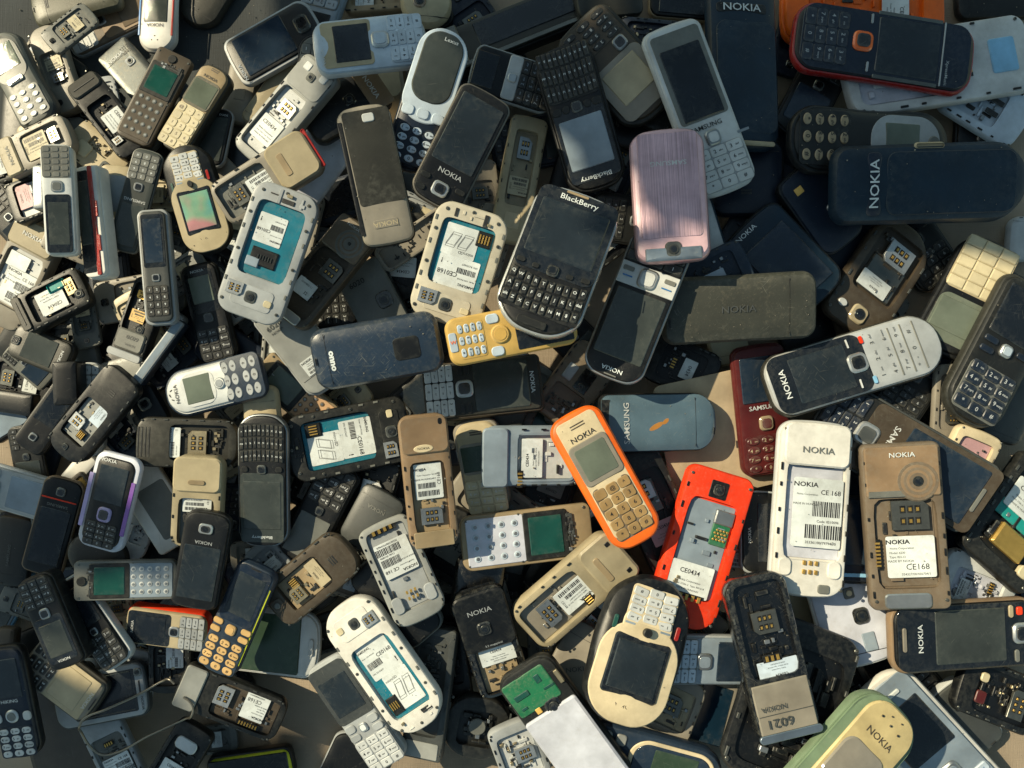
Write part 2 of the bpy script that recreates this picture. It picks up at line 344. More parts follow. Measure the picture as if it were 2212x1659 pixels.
    def slots(s, x, y, w, n=2, gap=4, c='black', th=3.0, rot=0):
        ca, sa = math.cos(rad(rot+90)), math.sin(rad(rot+90)); kk = s.W/s.L; o = []
        for i in range(n):
            d = (i-(n-1)/2)*gap; o.append((x+ca*d, y+sa*d*kk, w, th, .008, rot))
        return s.many('speaker_slots', o, ink(c))
    def dots(s, x, y, w, h, nx, ny, c='black', d=2.2, name='speaker_grille'):
        k = s.W/s.L; return s.many(name, [(x-w/2+w*(i+.5)/nx, y-h/2*k+h*k*(j+.5)/ny, d, d, .008, 0, 'e') for i in range(nx) for j in range(ny)], ink(c))
    def label(s, x, y, w, h, rot=0, c='paper', kind='ce434', lift=.012, th=.012, seed=1):
        """w, h in % of the width, in the label's own frame"""
        W = s.W; ww, hh = w*W/100, h*W/100; b = MB(); z = s.base(); X0, Y0 = s.X(x), s.Y(y)
        b.slab(rrect(ww, hh, .05*min(ww, hh)), X0, Y0, rot, z-.3, z+th*W, .15, s.dz); o = b.build('label', paper(c), s.r, s.ks)
        ca, sa = math.cos(rad(rot)), math.sin(rad(rot)); tb = MB(); R = random.Random(seed)
        zt = z+th*W+.3
        def tx(t, u, v, sz, rr=0, bold=.0, sx=1.):
            V, F = glyph(t, bold); i0 = len(tb.v); cr, sr = math.cos(rad(rr)), math.sin(rad(rr)); px = u*ww/100; py = v*hh/100; k = min(sz*hh/100, 2*(48-abs(u if not rr else v))/100*(ww if not rr else hh)/(.56*len(t)*sx))
            for a, q, _ in V:
                a *= k*sx; q *= k; A, B = px+cr*a-sr*q, py+sr*a+cr*q; xx, yy = X0+ca*A-sa*B, Y0+sa*A+ca*B; tb.v.append((xx, yy, zt+s.dz(xx, yy)))
            tb.f += [tuple(i0+j for j in f) for f in F]
        def bar(u, v, bw, bh, n):
            q = -bw/2
            while q < bw/2:
                wd = R.choice((.6, .9, 1.4))*bw/n; px, py = (u+q+wd/2)*ww/100, v*hh/100; a, d = wd*ww/200, bh*hh/200
                i0 = len(tb.v)
                for A, B in ((px-a, py-d), (px+a, py-d), (px+a, py+d), (px-a, py+d)): tb.v.append((X0+ca*A-sa*B, Y0+sa*A+ca*B, zt))
                tb.f.append((i0, i0+1, i0+2, i0+3)); q += wd+R.choice((.6, .9))*bw/n
        if kind == 'ce434':
            tx('CE0434', -5, 22, 20, 0, .01); tx('Nokia Corporation', 0, -6, 9); tx('Model: 3720c-2  Type: RM-518', 0, -19, 8); tx('MADE IN HUNGARY', 0, -32, 8)
        elif kind == 'ce168':
            tx('NOKIA', -26, 36, 15, 0, .03, 1.2); tx('Nokia Corporation', -18, 21, 9); tx('Model: 6230', -28, 10, 9); tx('Type: RH-12', -28, 0, 9); tx('MADE BY NOKIA', -22, -10, 8); tx('CE168', 12, -25, 20); tx('354327/00/450704/1', 8, -42, 8)
        elif kind == '3310':
            tx('NOKIA', -26, 40, 11, 0, .02, 1.2); tx('Nokia Corporation', -22, 26, 7); tx('CE 168', 25, 30, 15, 0, .01); tx('Code: 0510096', 22, -12, 9, 0, .01); tx('353361/00/797946/0', 10, -43, 10, 0, .01); bar(18, 6, 56, 22, 26); bar(12, -27, 70, 20, 32); tx('MADE IN HUNGARY', -22, 12, 6)
        elif kind == 'mini':
            tx('NOKIA', -28, 34, 18, 0, .03, 1.2); tx('Nokia Corporation  RH-18', -5, 18, 9); tx('MADE IN HUNGARY', -12, 6, 9); bar(-8, -12, 62, 15, 24); bar(-4, -34, 74, 15, 28); tx('CE168', 38, 5, 13, 90)
        elif kind == 'sam':
            tx('CE0168', 22, 6, 26, 0, .01); tx('SAMSUNG', -30, 34, 12, 0, .02); tx('Model  GSM PHONE', -26, 16, 9); bar(-22, -10, 44, 18, 22); tx('S/N: R21D60T', -26, -32, 9); tx('!', 42, -28, 20, 0, .03)
        elif kind == 'sd':
            tx('microSD', -22, 34, 14)
            for ox in (-14, 22):
                for dv in (0, 9):
                    P_ = [(ox-20, -30+dv), (ox+6, -30+dv), (ox+20, 22+dv), (ox-6, 22+dv)]
                    for (a, b1), (c1, d1) in zip(P_, P_[1:]+P_[:1]):
                        ax, ay, bx, by = a*ww/100, b1*hh/100*.8, c1*ww/100, d1*hh/100*.8; l = math.hypot(bx-ax, by-ay) or 1; nx, ny = -(by-ay)/l*.35, (bx-ax)/l*.35; i0 = len(tb.v)
                        for A, B in ((ax-nx, ay-ny), (bx-nx, by-ny), (bx+nx, by+ny), (ax+nx, ay+ny)): tb.v.append((X0+ca*A-sa*B, Y0+sa*A+ca*B, zt))
                        tb.f.append((i0, i0+1, i0+2, i0+3))
        elif kind == 'num':
            tx('063O826 L1', 0, 25, 16); tx('32', 20, -22, 26, 0, .01)
        elif kind == 'bar':
            bar(0, 15, 84, 34, 34); tx('350101/00/118', 0, -25, 26, 0, .015)
        elif kind == 'plain': tx('0434', 5, 5, 40)
        if tb.v: tb.build('print', ink('printk'), o, s.ks, False)
        return o
    def sim(s, x, y, w=40, h=30, c='lsilver', rot=0, kind=0):
        b = MB(); z = s.base(); W = s.W; X0, Y0 = s.X(x), s.Y(y); ww, hh = w*W/100, h*W/100
        b.slab([(ww/2, hh/2-hh*.2), (ww/2-hh*.2, hh/2), (-ww/2, hh/2), (-ww/2, -hh/2), (ww/2, -hh/2)], X0, Y0, rot, z-.3, z+.04*W, .6); o = b.build('sim_holder', metal(c), s.r, s.ks)
        ca, sa = math.cos(rad(rot)), math.sin(rad(rot))
        for nm, m, d, cc in (('slot', plastic('black'), .17, 0), ('contact', metal('gold'), .085, 1)):
            b = MB()
            for i in range(3):
                for j in (-1, 1):
                    A, B = (i-1)*ww*.2, j*hh*.2; b.box(X0+ca*A-sa*B, Y0+sa*A+ca*B, z+.038*W, ww*d*(.9 if not cc else .9), hh*d*1.5, .008*W if not cc else .02*W, rot)
            b.build(nm, m, o, s.ks)
        return o
    def contacts(s, x, y, n=4, w=22, h=8, rot=0, c='gold'):
        b = MB(); z = s.base(); W = s.W; X0, Y0 = s.X(x), s.Y(y); ca, sa = math.cos(rad(rot)), math.sin(rad(rot))
        b.box(X0, Y0, z-.3, w*1.15*W/100, h*1.4*W/100, .02*W, rot); o = b.build('connector', plastic('black'), s.r, s.ks); b = MB()
        for i in range(n):
            A = ((i+.5)/n-.5)*w*W/100; b.box(X0+ca*A, Y0+sa*A, z+.018*W, w*.5/n*W/100, h*W/100, .025*W, rot)
        b.build('contact', metal(c), o, s.ks); return o
    def screws(s, pts, d=5):
        for x, y in pts:
            o = s.many('screw', [(x, y, d, d, .015, 0, 'e')], metal('gray'))
            if s.W > 95: s.many('screw_recess', [(x, y, d*.45, d*.45, .022, 0, 'e')], ink('black'), o)
    def ribs(s, x, y, w, h, n=8, c='char', zth=.05, name='chassis_ribs'):
        R = s.rnd; k = s.W/s.L; it = []; dk = []; mt = []; n = int(n*2.6)
        for q in range(n):
            a, b_ = R.uniform(3, w*.32), R.uniform(1.5, 7)
            if R.random() < .5: a, b_ = b_, min(a, 22)
            t = (x+R.uniform(-.5, .5)*(w-a), y+R.uniform(-.5, .5)*max(1, h-b_*k), a, b_, R.uniform(.01, zth), 0)
            (it if q % 3 else dk).append(t)
            if q % 5 == 0: mt.append((x+R.uniform(-.45, .45)*w, y+R.uniform(-.45, .45)*h, R.uniform(3, 9), R.uniform(3, 8), R.uniform(.03, .06), 0))
        o = s.many(name, it, plastic(c)); s.many('recess', dk, ink('black')) if dk else None
        if mt: s.many('small_component', mt, metal('sand' if n % 2 else 'silver'))
        return o
PH = []
def add(order, name, label, geo, fn, **kw):
    PH.append((order, len(PH), name, label, geo, fn, kw))
# ---------------------------------------------------------------- kinds of phones
BOX = dict(rt=.10); RND = dict(rt=.24); CAND = dict(rt=.22, rb=.3, bt=.04, bb=.08); OVAL = dict(rt=.42, rb=.45, bt=.06, bb=.1)
N33 = dict(rt=.36, rb=.34, bt=.09, bb=.07, waist=.07); N11 = dict(rt=.26, rb=.34, bt=.07, bb=.07, waist=.02, taper=.02); SOFT = dict(rt=.16, rb=.22, bt=.04, bb=.05)
def F(P, c='black', face=None, rimw=.03, e=.09, dome=0., sh=SOFT, bm=None, fm=None, bez=None, scr=(0, 20, 74, 36), sc='screen', brand=None, nav=None, soft=None, kp=None, ear=None, slots=None, extra=None):
    P.body(c, face, rimw, e, dome, sh, m=bm, fm=fm)
    if bez: P.put('bezel', *bez[:4], bez[4] if len(bez) > 4 else 'glass', bez[5] if len(bez) > 5 else .12, .008, m=(glassm if sum(C[bez[4] if len(bez) > 4 else 'glass']) < .2 else plastic)(bez[4] if len(bez) > 4 else 'glass'))
    if scr: P.screen(*scr, c=sc)
    if brand:
        for b in (brand if isinstance(brand, list) else [brand]): P.text(*b[:4], **(b[4] if len(b) > 4 else {}))
    if nav: P.nav(*nav[:2], **(nav[2] if len(nav) > 2 else {}))
    if soft:
        for b in soft: P.put('call_key', b[0], b[1], b[2], b[3], b[4], .4, .03)
    if kp: P.keys(*kp[:4], **(kp[4] if len(kp) > 4 else {}))
    if ear: P.put('earpiece', ear[0], ear[1], ear[2], 1.6, 'black', .5, .006)
    if slots: P.slots(*slots)
    if extra: extra(P)
def B(P, c='black', face=None, rimw=.02, e=.16, dome=.06, sh=SOFT, bm=None, fm=None, brand=None, cam=None, flash=None, chin=None, dots=None, slots=None, panel=None, extra=None):
    P.body(c, face, rimw, e, dome, sh, m=bm, fm=fm)
    if panel: P.put('back_cover', *panel[:5], panel[5] if len(panel) > 5 else .1, .012, m=panel[6] if len(panel) > 6 else None)
    if chin: P.put('antenna_cover', 0, chin[0], chin[3] if len(chin) > 3 else 92, chin[1], chin[2], .15, .02)
    if brand:
        for b in (brand if isinstance(brand, list) else [brand]): P.text(*b[:4], **(b[4] if len(b) > 4 else {}))
    if cam: P.cam(*cam[:2], **(cam[2] if len(cam) > 2 else {}))
    if flash: P.put('flash', flash[0], flash[1], flash[2], flash[3], 'ivory', .3, .03, m=gloss('ivory'))
    if dots: P.dots(*dots)
    if slots: P.slots(*slots)
    if not panel and P.W > 60:
        R = P.rnd; P.many('seam', [(0, R.choice((-1, 1))*R.uniform(30, 40), 84, .8, .006, 0)], ink('black')); P.many('latch', [(R.uniform(-20, 20), R.choice((-46, 45)), 12, 2.5, .01, 0)], plastic('black'))
    if extra: extra(P)
def O(P, c='char', floor=None, e=.07, sh=SOFT, pocket=(0, -5, 74, 62), depth=.32, fcol=None, lab=None, lab2=None, sim=None, sim2=None, con=None, cam=None, cover=None, brand=None, scw=True, rib=10, ribc=None, face=None, rimw=.03, foil=None, dome=0., extra=None, bm=None):
    P.body(c, face, rimw, e, dome, sh, pocket=pocket, depth=depth, m=bm)
    P.lev = P.floor
    if fcol: P.put('battery_bay', pocket[0], pocket[1], pocket[2]*.93, pocket[3]*.96, fcol, .04, .01)
    P.lev = P.floor+.01*P.W
    if foil: P.put('shield_plate', *foil[:4], foil[4], .05, .03, m=metal(foil[4]))
    if foil: P.dots(foil[0], foil[1], foil[2]*.85, foil[3]*P.L/P.W*.85, 7, 5, 'black', 1.6, 'vent_holes')
    P.lev = P.floor+.012*P.W
    if rib: P.ribs(pocket[0], pocket[1], pocket[2]*.85, pocket[3]*.85, rib, ribc or fcol or c)
    P.lev = P.floor+.05*P.W
    for l in (lab, lab2):
        if l: P.label(*l[:4], **(l[4] if len(l) > 4 else {}))
    for l in (sim, sim2):
        if l: P.sim(*l[:2], **(l[2] if len(l) > 2 else {}))
    if con: P.contacts(*con[:2], **(con[2] if len(con) > 2 else {}))
    P.lev = None
    if cover: P.put('top_cover', 0, cover[0], cover[3] if len(cover) > 3 else 97, cover[1], cover[2], cover[4] if len(cover) > 4 else .2, cover[5] if len(cover) > 5 else .06)
    if cover: P.z += .06*P.W if len(cover) <= 5 else cover[5]*P.W
    if brand:
        for b in (brand if isinstance(brand, list) else [brand]): P.text(*b[:4], **(b[4] if len(b) > 4 else {}))
    if cam: P.cam(*cam[:2], **(cam[2] if len(cam) > 2 else {}))
    if cover: P.z = P.T
    if scw: P.screws([(-43, 44), (43, 44), (-43, -44), (43, -44)] if scw is True else scw, 4.5)
    # small clips and notches along the frame
    R = P.rnd; it = []
    for sx in (-1, 1):
        y = -40
        while y < 40:
            it.append((sx*45.5, y, 2.6, R.uniform(4, 11), .018, 0)); y += R.uniform(9, 24)
    P.many('frame_clips', it, plastic('black' if sum(C[c] if isinstance(c, str) else c) > .3 else 'dgray'))
    if extra: extra(P)
def Q(P, rows=(('q w e r t y u i o p'.upper()).split(), 'A S D F G H J K L del'.split(), 'alt Z X C V B N M $ <'.split()), **kw):
    """telephone with a full letter keyboard"""
    k = kw.pop('kb'); F(P, **kw); legs = [t for r in rows for t in r]
    P.keys(k[0], k[1], k[2], k[3], c=k[4], cols=10, rows=len(rows), gap=.12, legs=legs, sub=False, arc=k[5], r=.22, lsz=.62, plate=k[4], th=.022)
def board(P, c='gray', led='bluew', sy=16, sh=16, ky=-24, kh=44, rim=None, nx=4, ny=5, sc='dgreen', spk=44, knob='lsilver', cols=None):
    """bare front chassis: display module and contact domes"""
    P.body(rim or c, e=.05, shape=dict(rt=.12, rb=.2)); k = P.W/P.L
    P.put('key_board', 0, ky, 86, kh, led, .06, .02); P.put('display_frame', 0, sy, 88, sh*1.32, 'char', .06, .035); P.z += .02*P.W
    P.put('screen', 0, sy, 70, sh, sc, .05, .03, m=glassm(sc)); P.z = P.T
    it = []; it2 = []
    for j in range(ny):
        for i in range(nx):
            x = (i-(nx-1)/2)*76/nx; y = ky+(j-(ny-1)/2)*kh*.9/ny; it.append((x, y, 13, 13, .035, 0, 'e')); it2.append((x, y, 7, 7, .045, 0, 'e'))
    P.many('contact_dome', it, plastic(knob)); P.many('dome_centre', it2, metal('silver'))
    P.screws([(-42, 45), (42, 45), (-40, -45), (40, -45), (-42, sy-sh*.75), (42, sy-sh*.75)], 6)
    if spk: P.put('speaker', 0, spk, 24, 24*k, 'char', .5, .04, shape='e'); P.dots(0, spk, 12, 12, 3, 3, 'black', 2.5, 'speaker_holes')
    P.ribs(0, 33, 80, 6, 8, 'dgray')
def samsung_open(P, c='white', top=1, sd=(0, -8), e=.1, shp=RND, tilt=0, T=None, inv=0, camx=0):
    """smartphone with its back off: teal battery bay with two white stickers, camera end, memory card slot"""
    P.body(c, e=.05, dome=.0, shape=shp, pocket=(0, -9, 74, 56), depth=.35)
    P.lev = P.floor; P.put('battery_bay', 0, -9, 71, 55, 'teal', .03, .012, m=plastic('teal'))
    P.lev = P.floor+.014*P.W
    if inv:
        P.label(8, -17, 42, 22*P.L/P.W, 0, kind='sam', th=.006); P.put('card_tray', 4, 4, 40, 13, 'black', .05, .03); P.many('card_pins', [(-8+4*i, 4, 2, 7, .045, 0) for i in range(6)], metal('dgray')); P.put('card_slot', 18, 9, 20, 7, 'steel', .1, .04)
    else:
        P.label(0, 6, 56, 26*P.L/P.W, 0, kind='sam', th=.006); P.label(6, -20, 46, 26*P.L/P.W, 0, kind='sd', th=.006)
    if not inv: P.put('memory_card_slot', -23, -27, 20, 13, 'char', .05, .03); P.many('contact', [(-29+i*4, -27, 1.8, 12, .045, 0) for i in range(4)], metal('gold'))
    P.lev = None
    P.put('camera_plate', 0, 34, 62, 16, c, .2, .012, m=plastic(c)); P.cam(2+camx, 34, 18, 'dgray')
    P.put('flash', -25, 35, 12, 5, 'ivory', .3, .03, m=gloss('ivory')); P.sim(28, 31, 20, 24, 'lsilver', 90)
    P.screws([(-42, 40), (42, 41), (-43, 5), (43, 3), (-43, -25), (43, -25), (-35, -43), (0, -46), (35, -43)], 5)
    P.ribs(0, -42, 70, 8, 2, c, .02); P.many('frame_notch', [(s_*46, y, 3, 7, .012, 0) for s_ in (-1, 1) for y in (-34, -14, 14, 26)], plastic('gray'))

def fan_phone(P, cream='cream', scm=None, kc='lsilver'):
    """oval phone, held upside down here: black shell, pale face plate, fan of keys"""
    P.body('black', e=.2, dome=.08, shape=dict(rt=.36, rb=.4, bt=.12, bb=.14, waist=-.07))
    P.put('front_cover', 0, 15, 94, 66, cream, .42, .02); P.put('front_cover_neck', 0, -14, 58, 22, cream, .3, .018); P.put('bezel', 0, 11, 68, 40, 'glass', .08, .035, m=glassm('glass'))
    P.screen(0, 11, 60, 34, c='screen', th=.045, m=scm); P.keys(0, -30, 54, 23, kc, 3, 4, 'r', .05, 'black', plate=cream, arc=-.05, arcy=.15, th=.012)
    P.put('joystick', 0, -13, 10, 6, 'char', .5, .09, shape='e'); P.text('NOKIA', 0, 36, 9, 'dbrown', lift=.03)
    P.put('call_key', 37, -14, 5, 9, 'dgreen', .4, .015); P.put('end_key', -36, -18, 5, 9, 'dred', .4, .015)
    P.put('soft_key', -21, -16, 12, 1.4, 'steel', .4, .022); P.put('soft_key', 21, -16, 12, 1.4, 'steel', .4, .022); P.slots(0, 42, 22, 1, 4, 'dbrown', 2)
# ---------------------------------------------------------------- the heap, by region of the photograph
K = dict
# ---- upper left
add(3,'bar_phone','dark green phone back lying across the very top left edge',(158,-8,200,92,75,34),B,c='moss',e=.2,brand=None,slots=(0,-30,20,2))
add(2,'slider_phone','silver phone with brown screen and flat silver keys under the dark green one',(250,30,250,98,64,26),F,c='silver',face='brown',bez=(0,12,84,56,'bronze'),scr=(0,20,74,36),sc='brown',nav=(0,-14,K(w=22)),kp=(0,-35,84,22,K(c='lsilver',cols=3,rows=4,gap=.05)),brand=('NOKIA',20,44,12))
add(4,'bar_phone','white phone with red and blue side stripes hanging down from the top edge',(338,2,215,84,183,30),F,c='white',face='white',e=.14,dome=.05,sh=N33,scr=(0,4,62,34),sc='dusty',brand=('NOKIA',0,24,17,K(c='black')),extra=lambda P:(P.many('speaker_slots',[(0,35,5,3,.01,0,'e'),(-8,39,4,3,.01,30,'e'),(8,39,4,3,.01,-30,'e')],ink('black')),P.many('side_stripe',[(-44,5,5,150,.012,0)],plastic('dred')),P.many('side_stripe',[(44,5,5,150,.012,0)],plastic('blue'))))
add(3,'bar_phone','dark olive phone with rounded end pointing down at the top edge',(452,-28,175,98,212,34),B,c='soot',sh=OVAL,e=.22,slots=(0,30,12,1))
add(4,'bar_phone','round gray phone with small oval silver keys at the left edge',(32,168,232,96,-30,40),F,c='dgray',face='gray',rimw=.04,e=.16,dome=.06,sh=N33,bez=(0,18,76,44,'gray',.4),scr=(0,22,58,26),sc='lcd',nav=(0,-3,K(w=40,h=14,ring='mgray',mid='gray')),kp=(0,-28,74,30,K(c='lsilver',plate='gray',shape='e',gap=.34,arc=-.04)),brand=('NOKIA',0,42,14,K(c='black')))
add(3,'opened_phone','olive gray opened phone with rounded top and pale sticker beside the round gray one',(117,148,200,72,-20,30),O,c='taupe',sh=N33,pocket=(0,0,70,40),lab=(0,8,52,40,K(kind='mini',c='ivory')),sim=(0,-10,K(w=34,h=26,c='silver')),extra=lambda P:P.put('camera',-15,-38,18,7,'black',.5,.02))
add(3,'bar_phone','speckled metal gray phone back with round camera and dotted speaker',(300,172,200,80,-42,26),B,c='gray',e=.06,dome=0,sh=BOX,brand=('NOKIA',-8,36,20,K()),cam=(16,22,K(d=26,ring='silver',sq=True)),dots=(26,36,26,26,4,4,'black',4),bm=metal('dgray'))
add(4,'opened_phone','black opened phone with large CE0434 sticker and slotted black end cap upper left',(232,248,200,76,-38,30),O,c='black',pocket=(0,-8,76,56),lab=(10,-8,60,62,K(kind='ce434',rot=-90)),sim=(-22,-28,K(w=26,h=22)),rib=12,extra=lambda P:(P.put('end_cap',0,40,92,18,'soot',.3,.06),P.many('end_slot',[(0,40,70,2.5,.075,0)],ink('black')),P.put('sticker',22,-28,30,14,'teal2',.05,.02)))
add(3,'opened_phone','small dirty white phone back with round camera lower corner',(208,328,140,86,-50,22),O,c='sand',pocket=(15,0,30,40),lab=None,rib=6,cam=(-14,-25,K(d=24,ring='gray')),extra=lambda P:(P.put('sim_cover',-14,18,36,24,'ivory',.2,.03)))
add(5,'opened_phone','dark brown stripped phone front with green display and bare keypad',(332,208,216,80,25,22),board,c='dbrown',led='dbrown',sy=17,sh=26,ky=-22,kh=48,sc='dgreen',spk=42,knob='gray')
add(5.2,'bar_phone','olive black phone with tan top, grey screen and ivory keys beside the brown stripped one',(396,212,216,80,29,44),F,c='soot',face='tan',rimw=.06,e=.12,sh=N11,bez=(0,16,82,32,'olive',.2),scr=(0,16,72,26),sc='lcd',kp=(0,-24,80,46,K(c='ivory',rows=5,gap=.06,legs=['@','-','^','','','v']+Ph.LEG[(3,4)][:9],lc='brown',plate='ivory')),brand=('NOKIA',0,35,16,K(c='black')),slots=(0,44,22,2,5,'dbrown'))
add(3.5,'touchscreen_phone','small touchscreen phone with grey frame and red dot beside its logo',(452,292,132,84,10,22),F,c='silver',face='black',sh=RND,scr=(0,-4,80,74),sc='dusty',ear=(0,44,30),brand=('DUOS',26,37,10),extra=lambda P:P.put('logo',6,37,6,4,'orange',.4,.02))
add(6,'bar_phone','rounded cream phone upside down with silver grid keys and rainbow stained screen',(418,427,242,110,165,38),fan_phone,cream='sand',scm=rainbow())
add(5,'flip_phone','narrow dusty grey open flip phone, keypad above and screen below',(291,433,228,66,196,16),F,c='gray',face='dusty',sh=SOFT,scr=(0,24,74,40),sc='dusty',brand=('SAMSUNG',0,0,18),nav=(0,-13,K(w=30,ring='silver')),kp=(0,-33,84,26,K(c='gray',plate='dgray',gap=.08,arc=-.05)))
add(7,'bar_phone','slim white phone standing on edge with dense grey keypad above a dark screen',(126,430,242,66,177,40),F,c='white',face='lsilver',rimw=.03,e=.12,sh=SOFT,bez=(0,22,78,52,'glass',.12),scr=(0,22,62,38),sc='dusty',nav=(0,-11,K(w=38,ring='silver',mid='gray')),kp=(0,-33,82,28,K(c='gray',rows=5,gap=.22,sub=False,legs=None)),maxs=.3,tilt=(-.22,0))
add(6,'flip_phone','white and glossy red phone leaning on its side near the left edge',(194,478,248,56,-7,48),F,c='white',face='white',rimw=.04,e=.12,sh=SOFT,bez=(-18,0,56,90,'glass',.1),scr=(-18,8,46,56),sc='dusty',extra=lambda P:(P.put('red_strip',22,0,18,96,'dred',.3,.05,m=gloss('dred')),P.put('side_key',34,10,12,14,'dred',.2,.05,m=gloss('dred')),P.put('side_key',34,-20,12,14,'dred',.2,.05,m=gloss('dred'))),tilt=(.2,0),maxs=.3)
add(4,'flip_phone','square beige phone with silver rim showing behind the red edged one',(247,412,112,76,5,34),B,c='sand',e=.1,sh=RND,panel=(10,-5,60,70,'silver'),slots=(-20,0,16,2,6,'brown'))
add(6.5,'slider_phone','narrow phone with silver outline, black windows and small dark keypad at its foot',(335,575,252,66,-5,40),F,c='silver',face='dgray',rimw=.08,e=.1,sh=RND,bez=(0,22,70,46,'glass',.1),scr=(0,22,58,38),sc='glassb',kp=(0,-30,70,26,K(c='char',gap=.08)),nav=(0,-10,K(w=26)))
add(3,'opened_phone','beige opened phone with lettered cover at the far left edge',(74,314,168,88,247,30),O,c='taupe',pocket=(0,-12,72,56),lab=(0,0,66,60,K(kind='mini',c='ivory',rot=90)),sim=(6,-28,K(w=36,h=26)),cover=(36,22,'beige'),brand=('NOKIA',0,34,18,K(c='gray')))
add(4,'opened_phone','black framed opened phone with CE0434 sticker and gold contacts below the beige one',(46,412,125,98,250,32),O,c='char',pocket=(0,-4,82,76),lab=(8,18,56,34,K(kind='ce434',c='pinkp')),sim=(-10,-18,K(w=40,h=30)),con=(24,-26,K(n=4)),fcol='lsilver')
add(5,'bar_phone','silver phone end seen edge on with camera hole beside slim white phone',(82,403,98,30,-3,40),B,c='silver',e=.2,cam=(0,32,K(d=30,ring='lsilver')),slots=(0,5,20,1,5,'black'),bm=metal('silver'))
add(3,'opened_phone','beige lettered phone cover with white round sticker and barcode at the left edge',(38,592,245,112,28,36),O,c='taupe',pocket=(0,-5,80,52),fcol='lsilver',lab=(8,-12,62,70,K(kind='3310')),cover=(36,26,'beige'),brand=('NOKIA',0,36,16,K(c='lsilver')),lab2=(-12,10,44,30,K(kind='none')),rib=3)
add(6,'opened_phone','black opened phone with CE0434 and green sticker, camera at its right end',(109,648,160,92,62,34),O,c='char',pocket=(0,5,76,70),lab=(0,0,66,56,K(kind='ce434',rot=-90)),sim=(-10,30,K(w=40,h=24,c='sand')),cam=(18,38,K(d=22)),rib=12,extra=lambda P:(P.put('end_cap',0,-42,86,12,'soot',.3,.05),P.many('end_slot',[(0,-42,60,2.2,.065,0)],ink('black')),P.put('sticker',-26,14,18,22,'teal2',.05,-.05)))
add(6,'opened_phone','opened phone with silver chin and 6020 marked grey plate upside down',(251,680,192,82,200,34),O,c='char',pocket=(8,-12,66,60),lab=(8,-2,44,34,K(kind='mini',c='gold')),sim=(14,-28,K(w=30,h=24,c='gold')),cover=(28,24,'gray',84),brand=[('6020',-6,24,22,K(c='dgray')),('NOKIA',-6,33,12,K(c='dgray'))],extra=lambda P:(P.put('chin',0,46,102,9,'silver',.4,.12),P.cam(-16,12,24,'black')))
add(6,'bar_phone','black phone with grey green display and raised black keys',(420,671,232,88,-13,30),F,c='black',face='black',sh=CAND,e=.12,bez=(0,22,72,42,'black'),scr=(0,24,56,26),sc='lcd',nav=(0,-4,K(w=26,ring='dgray')),kp=(0,-30,80,30,K(c='black',lc='lsilver',plate='char',gap=.07,arc=-.04)),brand=('NOKIA',0,42,13))
add(4.5,'bar_phone','thin phone on its edge with bright glass rim below the black one',(340,760,165,22,35,46),F,c='marine',face='silver',e=.2,sh=SOFT,scr=None,bez=(0,0,60,92,'steel'))
add(3,'opened_phone','small white opened phone wedged behind the black one lower left',(355,712,90,60,30,26),O,c='lsilver',pocket=(0,0,70,70),fcol='pinkp',sim=(0,0,K(w=40,h=30)))
add(4,'bar_phone','dark phone with dusty grey screen and vertical logo at its right end',(85,755,140,78,112,30),F,c='char',face='soot',sh=RND,scr=(0,0,74,52),sc='dusty',brand=('NOKIA',0,36,16),nav=(0,-40,K(w=26,ring='dgray')))
add(3,'bar_phone','small rounded grey phone end near the silver chin',(182,772,90,58,-12,28),B,c='gray',sh=RND,e=.2,slots=(0,-10,14,1))
add(4,'flip_phone','white flip phone with silver round keys, mostly under a black opened phone',(190,885,205,62,0,30),F,c='lsilver',face='white',sh=OVAL,scr=(0,-28,66,26),sc='steel',kp=(0,26,78,42,K(c='lsilver',lc='black',gap=.1,plate='gray')))
add(6,'opened_phone','black rounded opened phone with CE0434 sticker and gold hexagon contacts',(193,897,232,98,41,32),O,c='black',sh=CAND,pocket=(-4,-10,66,44),fcol='mgray',lab=(14,4,50,30,K(kind='ce434',rot=-90,c='bluew')),sim=(-18,-14,K(w=32,h=30)),con=(8,-22,K(n=4,w=16,h=16)),rib=6,extra=lambda P:(P.slots(4,28,16,3,5,'black'),P.cam(-2,-40,14,'char')))
add(3,'bar_phone','plain black phone lying diagonally over the tan cloth at left',(95,895,190,72,35,30),F,c='black',face='black',sh=RND,scr=(0,12,70,50),sc='glass',nav=(0,-32,K(w=24)))
add(4,'bar_phone','thick black phone block standing above the diagonal black one at left',(138,828,95,52,-2,60),B,c='black',e=.12,sh=BOX,slots=(20,10,12,1))
add(2,'bar_phone','black phone sticking in from the left edge above the tan cloth',(8,868,125,48,98,34),B,c='black',e=.12,sh=BOX)
add(1,'touchscreen_phone','grey touchscreen phone corner under black phones at the left edge',(15,905,120,70,60,24),F,c='black',face='char',scr=(0,0,80,70),sc='steel')
add(4,'bar_phone','round black phone with square grey joystick ring below the thin edge phone',(318,882,125,66,-30,34),F,c='black',face='black',sh=OVAL,scr=None,nav=(0,8,K(w=40,ring='gray')),e=.2)
